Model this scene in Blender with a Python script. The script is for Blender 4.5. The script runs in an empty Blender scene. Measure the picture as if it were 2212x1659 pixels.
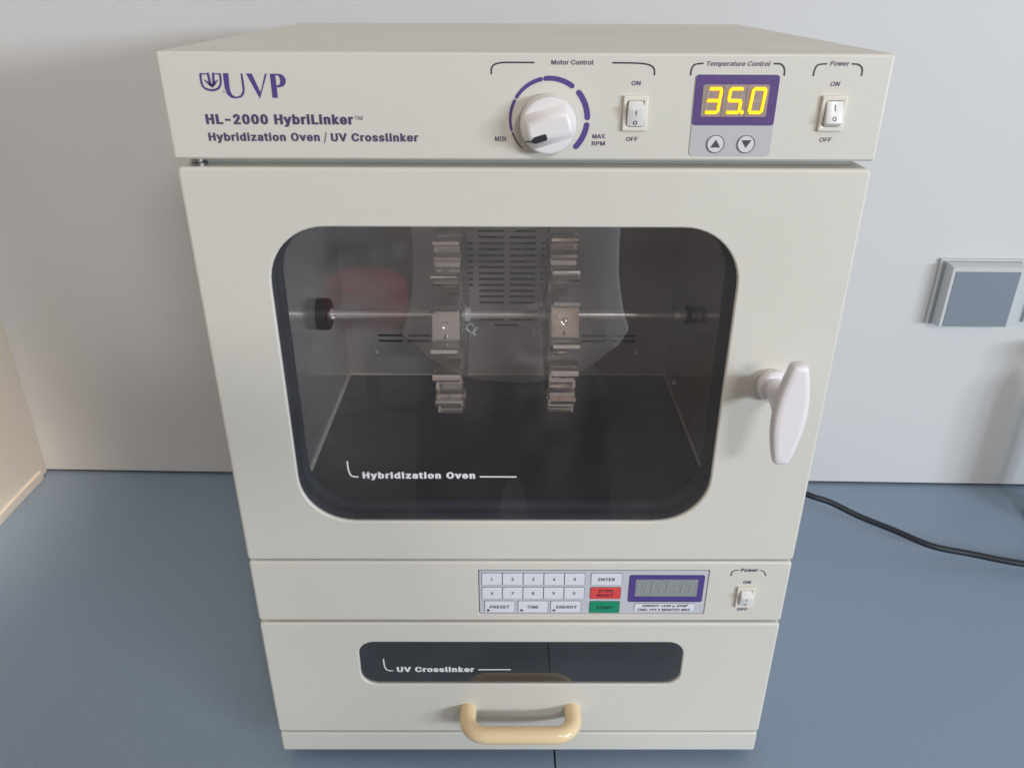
import bpy, bmesh, math, random
from mathutils import Vector, Matrix
from mathutils.geometry import tessellate_polygon, delaunay_2d_cdt
random.seed(7)
S = bpy.context.scene
COL = S.collection
R = math.radians

# ------------------------------------------------------------------ camera
cd = bpy.data.cameras.new("camera")
cam = bpy.data.objects.new("camera", cd)
COL.objects.link(cam)
_r = Vector((0.99999012, -0.00256475, 0.00363021))
_u = Vector((-0.00209016, 0.44945252, 0.89330178))
_f = Vector((0.0039227, 0.89330054, -0.44944272))
cam.matrix_world = Matrix(((_r.x, _u.x, -_f.x, -0.00927), (_r.y, _u.y, -_f.y, -0.46710),
                           (_r.z, _u.z, -_f.z, 0.58290), (0, 0, 0, 1)))
cd.sensor_fit = 'HORIZONTAL'
cd.sensor_width = 36.0
cd.lens = 36.0 * 1727.3 / 2212.0
cd.clip_start = 0.01
cd.clip_end = 100
S.camera = cam

# ------------------------------------------------------------------ world, lamps, exposure
w = bpy.data.worlds.new("World")
S.world = w
w.use_nodes = True
bg = w.node_tree.nodes["Background"]
bg.inputs[0].default_value = (1.0, 0.885, 0.775, 1)
bg.inputs[1].default_value = 0.455
S.view_settings.view_transform = 'Standard'
S.view_settings.look = 'None'
S.view_settings.gamma = 1.0
S.view_settings.exposure = 0.0


def area(name, loc, target, sx, sy, power, color):
    ld = bpy.data.lights.new(name, 'AREA')
    ld.shape = 'RECTANGLE'
    ld.size = sx
    ld.size_y = sy
    ld.energy = power
    ld.color = color
    o = bpy.data.objects.new(name, ld)
    COL.objects.link(o)
    o.location = loc
    o.rotation_euler = (Vector(target) - Vector(loc)).to_track_quat('-Z', 'Y').to_euler()
    return o


# daylight through a three-light window to the right of the bench
for k in range(3):
    t = (k - 1) * 0.50
    area("window_light", (2.80 + t * 0.66, -2.50 + t * 0.75, 0.90), (0, 0, 0.3), 0.38, 0.36, 30.0, (0.79, 0.90, 1.0))
# ceiling fitting behind the photographer's right shoulder
area("ceiling_light", (1.10, -2.85, 1.80), (0, 0, 0.3), 0.6, 0.32, 30.0, (1.0, 0.98, 0.95))
# added warm fill to brighten the left side wall, no real fitting
wl = area("corner_fill", (-0.10, -1.10, 1.50), (-0.74, 0.34, 0.02), 0.16, 0.16, 0.27, (1.0, 0.82, 0.64))
wl.data.spread = R(12)


# ------------------------------------------------------------------ materials
def srgb(r, g, b):
    f = lambda c: (c / 255 / 12.92) if c / 255 <= 0.04045 else ((c / 255 + 0.055) / 1.055) ** 2.4
    return (f(r), f(g), f(b))


def mat(name, col, rough=0.5, metal=0.0, spec=0.5, noise=None, bump=None, emit=None, coat=0.0, aniso=0.0, rnoise=None):
    """noise=(scale, amount) colour mottle; bump=(scale, strength, distance)"""
    m = bpy.data.materials.new(name)
    m.use_nodes = True
    nt = m.node_tree
    b = nt.nodes["Principled BSDF"]
    b.inputs['Base Color'].default_value = (*col, 1)
    b.inputs['Roughness'].default_value = rough
    b.inputs['Metallic'].default_value = metal
    b.inputs['Specular IOR Level'].default_value = spec
    b.inputs['Coat Weight'].default_value = coat
    if aniso:
        b.inputs['Anisotropic'].default_value = aniso
    tc = nt.nodes.new('ShaderNodeTexCoord')
    if noise:
        n = nt.nodes.new('ShaderNodeTexNoise')
        n.inputs['Scale'].default_value = noise[0]
        n.inputs['Detail'].default_value = 5
        nt.links.new(tc.outputs['Object'], n.inputs['Vector'])
        mr = nt.nodes.new('ShaderNodeMapRange')
        mr.inputs['From Min'].default_value = 0.3
        mr.inputs['From Max'].default_value = 0.7
        mr.inputs['To Min'].default_value = 1 - noise[1]
        mr.inputs['To Max'].default_value = 1 + noise[1]
        nt.links.new(n.outputs['Fac'], mr.inputs['Value'])
        mx = nt.nodes.new('ShaderNodeVectorMath')
        mx.operation = 'SCALE'
        mx.inputs[0].default_value = col
        nt.links.new(mr.outputs['Result'], mx.inputs['Scale'])
        nt.links.new(mx.outputs['Vector'], b.inputs['Base Color'])
    if rnoise:
        n = nt.nodes.new('ShaderNodeTexNoise')
        n.inputs['Scale'].default_value = rnoise[0]
        n.inputs['Detail'].default_value = 6
        nt.links.new(tc.outputs['Object'], n.inputs['Vector'])
        mr = nt.nodes.new('ShaderNodeMapRange')
        mr.inputs['From Min'].default_value = 0.3
        mr.inputs['From Max'].default_value = 0.7
        mr.inputs['To Min'].default_value = rough - rnoise[1]
        mr.inputs['To Max'].default_value = rough + rnoise[1]
        nt.links.new(n.outputs['Fac'], mr.inputs['Value'])
        nt.links.new(mr.outputs['Result'], b.inputs['Roughness'])
    if bump:
        n = nt.nodes.new('ShaderNodeTexNoise')
        n.inputs['Scale'].default_value = bump[0]
        n.inputs['Detail'].default_value = 2
        nt.links.new(tc.outputs['Object'], n.inputs['Vector'])
        bp = nt.nodes.new('ShaderNodeBump')
        bp.inputs['Strength'].default_value = bump[1]
        bp.inputs['Distance'].default_value = bump[2]
        nt.links.new(n.outputs['Fac'], bp.inputs['Height'])
        nt.links.new(bp.outputs['Normal'], b.inputs['Normal'])
    if emit:
        b.inputs['Emission Color'].default_value = (*emit[0], 1)
        b.inputs['Emission Strength'].default_value = emit[1]
    return m


def pane_mat(name, tint, rough=0.0, veil=0.036):
    """smoked acrylic: clear tinted transmission + fresnel mirror + dusty specks + a painted veil of reflected light"""
    m = bpy.data.materials.new(name)
    m.use_nodes = True
    nt = m.node_tree
    nt.nodes.clear()
    out = nt.nodes.new('ShaderNodeOutputMaterial')
    tr = nt.nodes.new('ShaderNodeBsdfTransparent')
    tr.inputs[0].default_value = (*tint, 1)
    gl = nt.nodes.new('ShaderNodeBsdfGlossy')
    gl.inputs['Roughness'].default_value = rough
    gl.inputs['Color'].default_value = (1, 1, 1, 1)
    fr = nt.nodes.new('ShaderNodeFresnel')
    # a thin sheet reflects the same from both of its sides
    ge = nt.nodes.new('ShaderNodeNewGeometry')
    io = nt.nodes.new('ShaderNodeMath')
    io.operation = 'MULTIPLY_ADD'
    io.inputs[1].default_value = -1.5
    io.inputs[2].default_value = 2.0
    nt.links.new(ge.outputs['Backfacing'], io.inputs[0])
    nt.links.new(io.outputs[0], fr.inputs['IOR'])
    ms = nt.nodes.new('ShaderNodeMixShader')
    nt.links.new(fr.outputs[0], ms.inputs[0])
    nt.links.new(tr.outputs[0], ms.inputs[1])
    nt.links.new(gl.outputs[0], ms.inputs[2])
    # dusty specks, and a faint film painting the haze of reflected light
    df = nt.nodes.new('ShaderNodeBsdfDiffuse')
    df.inputs[0].default_value = (0.55, 0.55, 0.6, 1)
    tc = nt.nodes.new('ShaderNodeTexCoord')
    vo = nt.nodes.new('ShaderNodeTexVoronoi')
    vo.inputs['Scale'].default_value = 95
    vo.inputs['Randomness'].default_value = 1.0
    nt.links.new(tc.outputs['Object'], vo.inputs['Vector'])
    nz = nt.nodes.new('ShaderNodeTexNoise')
    nz.inputs['Scale'].default_value = 14
    nz.inputs['Detail'].default_value = 4
    nt.links.new(tc.outputs['Object'], nz.inputs['Vector'])
    lt = nt.nodes.new('ShaderNodeMath')
    lt.operation = 'LESS_THAN'
    lt.inputs[1].default_value = 0.035
    nt.links.new(vo.outputs['Distance'], lt.inputs[0])
    m1 = nt.nodes.new('ShaderNodeMath')
    m1.operation = 'MULTIPLY'
    m1.inputs[1].default_value = 0.10
    nt.links.new(lt.outputs[0], m1.inputs[0])
    m2 = nt.nodes.new('ShaderNodeMath')
    m2.operation = 'MULTIPLY_ADD'
    m2.inputs[1].default_value = veil * 1.6
    nt.links.new(nz.outputs['Fac'], m2.inputs[0])
    nt.links.new(m1.outputs[0], m2.inputs[2])
    ms2 = nt.nodes.new('ShaderNodeMixShader')
    nt.links.new(m2.outputs[0], ms2.inputs[0])
    nt.links.new(ms.outputs[0], ms2.inputs[1])
    nt.links.new(df.outputs[0], ms2.inputs[2])
    nt.links.new(ms2.outputs[0], out.inputs[0])
    return m


M = {}
M['paint'] = mat('cream_powder_coat', (0.66, 0.64, 0.587), 0.42, noise=(3.0, 0.02), bump=(1100, 0.16, 0.0004), rnoise=(11, 0.09))
_nt = M['paint'].node_tree
_vo = _nt.nodes.new('ShaderNodeTexVoronoi')
_vo.inputs['Scale'].default_value = 26
_tc = _nt.nodes.new('ShaderNodeTexCoord')
_nt.links.new(_tc.outputs['Object'], _vo.inputs['Vector'])
_lt = _nt.nodes.new('ShaderNodeMath')
_lt.operation = 'LESS_THAN'
_lt.inputs[1].default_value = 0.016
_nt.links.new(_vo.outputs['Distance'], _lt.inputs[0])
_mk = _nt.nodes.new('ShaderNodeMath')
_mk.operation = 'MULTIPLY_ADD'
_mk.inputs[1].default_value = -0.45
_mk.inputs[2].default_value = 1.0
_nt.links.new(_lt.outputs[0], _mk.inputs[0])
_ml = _nt.nodes.new('ShaderNodeVectorMath')
_ml.operation = 'SCALE'
_bs = _nt.nodes["Principled BSDF"]
_nt.links.new(_bs.inputs['Base Color'].links[0].from_socket, _ml.inputs[0])
_nt.links.new(_mk.outputs[0], _ml.inputs['Scale'])
_nt.links.new(_ml.outputs['Vector'], _bs.inputs['Base Color'])
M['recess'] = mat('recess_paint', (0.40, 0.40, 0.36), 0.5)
M['wall'] = mat('wall_laminate', (0.605, 0.605, 0.615), 0.55, noise=(2.0, 0.02), bump=(160, 0.05, 0.0005))
M['side'] = mat('side_wall_paint', (0.80, 0.735, 0.65), 0.6, noise=(4, 0.03))
M['counter'] = mat('counter_laminate', (0.240, 0.318, 0.425), 0.45, noise=(420, 0.06), rnoise=(6, 0.08), bump=(700, 0.1, 0.0003))
M['dark'] = mat('dark_gap', (0.015, 0.016, 0.02), 0.7)
M['rubber'] = mat('black_rubber', (0.060, 0.070, 0.090), 0.45, noise=(25, 0.25), bump=(60, 0.15, 0.001), rnoise=(30, 0.12))
M['black'] = mat('black_plastic', (0.012, 0.012, 0.014), 0.4)
M['cable'] = mat('cable_black', (0.010, 0.014, 0.024), 0.45)
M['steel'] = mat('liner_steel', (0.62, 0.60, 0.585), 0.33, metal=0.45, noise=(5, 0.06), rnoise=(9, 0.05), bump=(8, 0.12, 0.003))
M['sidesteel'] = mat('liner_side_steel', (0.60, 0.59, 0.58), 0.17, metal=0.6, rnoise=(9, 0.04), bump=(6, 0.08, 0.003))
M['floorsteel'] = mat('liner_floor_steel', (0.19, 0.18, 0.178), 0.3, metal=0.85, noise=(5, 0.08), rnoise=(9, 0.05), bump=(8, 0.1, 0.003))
M['seam'] = mat('bright_seam', (0.85, 0.80, 0.72), 0.5, metal=0.0)
M['clip'] = mat('spring_steel', (0.97, 0.93, 0.88), 0.13, metal=0.92, rnoise=(60, 0.06))
M['disc'] = mat('wheel_steel', (0.36, 0.34, 0.33), 0.22, metal=0.7)
M['alu'] = mat('hub_aluminium', (0.90, 0.89, 0.88), 0.25, metal=0.3)
M['screw'] = mat('screw_steel', (0.90, 0.89, 0.87), 0.25, metal=0.5)
M['hinge'] = mat('hinge_metal', (0.28, 0.28, 0.28), 0.35, metal=1.0)
M['zinc'] = mat('zinc_wire', (0.80, 0.86, 0.90), 0.2, metal=0.3)
M['pane'] = pane_mat('smoked_pane', (0.82, 0.81, 0.825))
M['pane_dark'] = pane_mat('dark_pane', (0.55, 0.56, 0.60), veil=0.06)
M['purple'] = mat('purple_print', (0.085, 0.050, 0.235), 0.5)
M['plum'] = mat('dark_plum_print', (0.085, 0.055, 0.135), 0.5)
M['brk'] = mat('black_plum_print', (0.035, 0.028, 0.045), 0.5)
M['white_print'] = mat('white_print', (0.80, 0.80, 0.84), 0.5)
M['grey_print'] = mat('grey_print', (0.06, 0.06, 0.075), 0.5)
M['knob'] = mat('white_plastic', (0.78, 0.75, 0.76), 0.33, spec=0.5)
M['switch'] = mat('switch_white', (0.76, 0.76, 0.76), 0.3)
M['bezel'] = mat('switch_bezel_ivory', (0.74, 0.70, 0.63), 0.35)
M['grip'] = mat('grip_white', (0.80, 0.77, 0.80), 0.3)
M['beige'] = mat('beige_handle', (0.86, 0.67, 0.41), 0.22, spec=0.5)
M['overlay'] = mat('display_overlay', (0.52, 0.51, 0.53), 0.35)
M['pur_overlay'] = mat('purple_overlay', (0.105, 0.060, 0.215), 0.35, noise=(900, 0.12))
M['lcd'] = mat('led_lens', (0.34, 0.27, 0.24), 0.4, noise=(300, 0.06))
M['lcd_div'] = mat('led_divider', (0.20, 0.14, 0.13), 0.5)
M['unlit'] = mat('unlit_led', (0.42, 0.35, 0.30), 0.4)
M['led'] = mat('led_yellow', (0.9, 0.7, 0.0), 0.5, emit=((1.0, 0.78, 0.0), 1.25))
M['ledrim'] = mat('led_painted_halo', (0.8, 0.35, 0.05), 0.5, emit=((1.0, 0.42, 0.02), 0.42))  # amber edge paints the halo around the lit digits
M['lcd2'] = mat('unlit_lens', (0.27, 0.29, 0.30), 0.4, noise=(500, 0.08))
M['seg2'] = mat('unlit_segment', (0.32, 0.345, 0.355), 0.5)
M['padplate'] = mat('keypad_plate', (0.55, 0.56, 0.62), 0.4)
M['key'] = mat('key_white', (0.74, 0.75, 0.82), 0.4)
M['key_red'] = mat('key_red', (0.72, 0.075, 0.075), 0.4)
M['key_green'] = mat('key_green', (0.012, 0.27, 0.14), 0.4)
M['frame'] = mat('switch_frame_grey', (0.55, 0.58, 0.60), 0.3)
M['lid'] = mat('switch_lid_bluegrey', (0.20, 0.235, 0.285), 0.4, noise=(500, 0.04))
M['glass_green'] = mat('green_glass', (0.03, 0.12, 0.06), 0.12)
M['floor'] = mat('room_floor', (0.045, 0.038, 0.034), 0.6, noise=(3, 0.2))
M['skin'] = mat('skin', (0.52, 0.30, 0.21), 0.5)
M['shirt'] = mat('grey_shirt', (0.92, 0.89, 0.91), 0.85, noise=(40, 0.06), bump=(9, 0.5, 0.02))
M['trouser'] = mat('dark_trousers', (0.035, 0.035, 0.045), 0.8, bump=(12, 0.4, 0.02))
M['hair'] = mat('dark_hair', (0.03, 0.02, 0.015), 0.6)
M['shoe'] = mat('dark_shoe', (0.02, 0.02, 0.02), 0.5)
M['red'] = mat('red_fabric', (0.40, 0.02, 0.03), 0.8)


# ------------------------------------------------------------------ mesh helpers
class MB:
    def __init__(self):
        self.v, self.f, self.mi = [], [], []

    def add(self, vs, fs, mi=0):
        o = len(self.v)
        self.v += [tuple(x) for x in vs]
        for q in fs:
            self.f.append([i + o for i in q])
            self.mi.append(mi)

    def box(self, x0, x1, y0, y1, z0, z1, mi=0, b=0.0):
        if b > 0:
            self.slab(lambda i: rrect(x0 + i, x1 - i, z0 + i, z1 - i, max(b - i, 0.0003), 3), y0, y1, b, mi=mi, back_b=b)
            return
        vs = [(x, y, z) for x in (x0, x1) for y in (y0, y1) for z in (z0, z1)]
        self.add(vs, [(0, 1, 3, 2), (4, 6, 7, 5), (0, 4, 5, 1), (2, 3, 7, 6), (0, 2, 6, 4), (1, 5, 7, 3)], mi)

    def loft(self, loops, cap0=True, cap1=True, closed=True, mi=0):
        """loops: lists of 3-D points with the same count"""
        n = len(loops[0])
        vs = [p for lp in loops for p in lp]
        fs = []
        for k in range(len(loops) - 1):
            for i in range(n if closed else n - 1):
                j = (i + 1) % n
                fs.append((k * n + i, k * n + j, (k + 1) * n + j, (k + 1) * n + i))
        if cap0:
            for t in tessellate_polygon([[Vector(p) for p in loops[0]]]):
                fs.append(tuple(t))
        if cap1:
            b = (len(loops) - 1) * n
            for t in tessellate_polygon([[Vector(p) for p in loops[-1]]]):
                fs.append(tuple(x + b for x in t))
        self.add(vs, fs, mi)

    def slab(self, fn, y0, y1, b=0.001, holes=(), mi=0, back_b=0.0, hb=0.0006):
        """plate in the xz plane, front at y0 (towards the camera), rounded front edge b, with holes"""
        K = 3
        outer = []
        for k in range(K + 1):
            a = k / K * math.pi / 2
            outer.append([(x, y0 + b * (1 - math.cos(a)), z) for x, z in fn(b * (1 - math.sin(a)))])
        if back_b:
            for k in range(K, -1, -1):
                a = k / K * math.pi / 2
                outer.append([(x, y1 - back_b * (1 - math.cos(a)), z) for x, z in fn(back_b * (1 - math.sin(a)))])
        else:
            outer.append([(x, y1, z) for x, z in fn(0)])
        if not holes:
            self.loft(outer, mi=mi)
            return
        self.loft(outer, cap0=False, cap1=False, mi=mi)
        hl = []
        for h in holes:
            lp = [[(x, y0, z) for x, z in h(-hb)], [(x, y0 + hb * 0.4, z) for x, z in h(-hb * 0.35)],
                  [(x, y0 + hb, z) for x, z in h(0)], [(x, y1, z) for x, z in h(0)]]
            self.loft(lp, cap0=False, cap1=False, mi=mi)
            hl.append(lp)
        for side in (0, -1):
            polys = [outer[side]] + [l[side] for l in hl]
            flat = [p for q in polys for p in q]
            tr = tessellate_polygon([[Vector(p) for p in q] for q in polys])
            self.add(flat, [tuple(t) for t in tr], mi)

    def poly(self, loops, y, mi=0):
        """flat print facing -y: loops of (x, z), first the outline then the holes"""
        flat = [(x, y, z) for q in loops for x, z in q]
        tr = tessellate_polygon([[Vector((x, 0, z)) for x, z in q] for q in loops])
        fs = []
        for t in tr:
            a, b, c = (Vector(flat[i]) for i in t)
            n = (b - a).cross(c - a)
            fs.append(tuple(t) if n.y < 0 else tuple(reversed(t)))
        self.add(flat, fs, mi)

    def stroke(self, pts, wd, y, closed=False, mi=0, cap=True):
        """ribbon of width wd along (x, z) points"""
        n = len(pts)
        L, Rr = [], []
        for i, (x, z) in enumerate(pts):
            wi = wd[i] if isinstance(wd, (list, tuple)) else wd
            if closed:
                a, b = pts[i - 1], pts[(i + 1) % n]
            else:
                a, b = pts[max(i - 1, 0)], pts[min(i + 1, n - 1)]
            dx, dz = b[0] - a[0], b[1] - a[1]
            l = math.hypot(dx, dz) or 1
            nx, nz = -dz / l * wi / 2, dx / l * wi / 2
            L.append((x + nx, z + nz))
            Rr.append((x - nx, z - nz))
        vs = [(x, y, z) for x, z in L] + [(x, y, z) for x, z in Rr]
        fs = []
        for i in range(n if closed else n - 1):
            j = (i + 1) % n
            fs.append((i, i + n, j + n, j))
        self.add(vs, fs, mi)
        if cap and not closed:
            for e in (0, n - 1):
                wi = wd[e] if isinstance(wd, (list, tuple)) else wd
                self.disc(pts[e][0], pts[e][1], wi / 2, y - 0.00001, 12, mi)

    def disc(self, x, z, r, y, n=24, mi=0):
        vs = [(x + r * math.cos(2 * math.pi * i / n), y, z - r * math.sin(2 * math.pi * i / n)) for i in range(n)]
        self.add(vs, [tuple(range(n))][::1] if False else [tuple(reversed(range(n)))], mi)

    def lathe(self, prof, c, axis='y', n=32, mi=0, sx=1.0):
        """prof: list of (radius, along)"""
        loops = []
        for r, a in prof:
            lp = []
            for i in range(n):
                t = 2 * math.pi * i / n
                p, q = r * math.cos(t), r * math.sin(t)
                if axis == 'y':
                    lp.append((c[0] + p * sx, c[1] + a, c[2] + q))
                elif axis == 'x':
                    lp.append((c[0] + a, c[1] + p, c[2] + q))
                else:
                    lp.append((c[0] + p, c[1] + q, c[2] + a))
            loops.append(lp)
        self.loft(loops, mi=mi)

    def tube(self, pts, r, n=12, mi=0, cap=True):
        pts = [Vector(p) for p in pts]
        loops = []
        up = Vector((0, 0, 1))
        prev = None
        for i, p in enumerate(pts):
            d = (pts[min(i + 1, len(pts) - 1)] - pts[max(i - 1, 0)]).normalized()
            if prev is None:
                s = d.cross(up)
                if s.length < 1e-3:
                    s = d.cross(Vector((1, 0, 0)))
            else:
                s = prev - d * prev.dot(d)
            s.normalize()
            prev = s
            t = d.cross(s)
            ri = r[i] if isinstance(r, (list, tuple)) else r
            loops.append([tuple(p + (s * math.cos(2 * math.pi * k / n) + t * math.sin(2 * math.pi * k / n)) * ri) for k in range(n)])
        self.loft(loops, cap0=cap, cap1=cap, mi=mi)

    def build(self, name, mats, parent=None, smooth=True, flat=False, angle=35):
        me = bpy.data.meshes.new(name)
        me.from_pydata(self.v, [], self.f)
        if not isinstance(mats, (list, tuple)):
            mats = [mats]
        for m in mats:
            me.materials.append(m)
        me.polygons.foreach_set('material_index', self.mi)
        if not flat:
            bm = bmesh.new()
            bm.from_mesh(me)
            bmesh.ops.remove_doubles(bm, verts=bm.verts, dist=1e-7)
            bmesh.ops.recalc_face_normals(bm, faces=bm.faces)
            bm.to_mesh(me)
            bm.free()
            if smooth:
                me.polygons.foreach_set('use_smooth', [True] * len(me.polygons))
                me.set_sharp_from_angle(angle=R(angle))
                wide = [p.index for p in me.polygons if max(abs(c) for c in p.normal) > 0.99995 and p.area > 2e-6]
                for i in wide:
                    me.polygons[i].use_smooth = False
        me.update()
        o = bpy.data.objects.new(name, me)
        COL.objects.link(o)
        if parent is not None:
            o.parent = parent
        return o


def rrect(x0, x1, z0, z1, r, n=6):
    r = max(r, 1e-5)
    out = []
    for cx, cz, a0 in ((x1 - r, z1 - r, 0), (x0 + r, z1 - r, 90), (x0 + r, z0 + r, 180), (x1 - r, z0 + r, 270)):
        for k in range(n + 1):
            a = R(a0 + 90 * k / n)
            out.append((cx + r * math.cos(a), cz + r * math.sin(a)))
    return out


def RR(x0, x1, z0, z1, r, n=6):
    """inset function for slab()"""
    return lambda i: rrect(x0 + i, x1 - i, z0 + i, z1 - i, max(r - i, 0.0002), n)


def tag(o, label=None, cat=None, group=None, kind=None):
    if label:
        o['label'] = label
    if cat:
        o['category'] = cat
    if group:
        o['group'] = group
    if kind:
        o['kind'] = kind
    return o


def empty(name, loc=(0, 0, 0)):
    o = bpy.data.objects.new(name, None)
    o.empty_display_size = 0.05
    COL.objects.link(o)
    o.location = loc
    return o


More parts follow.
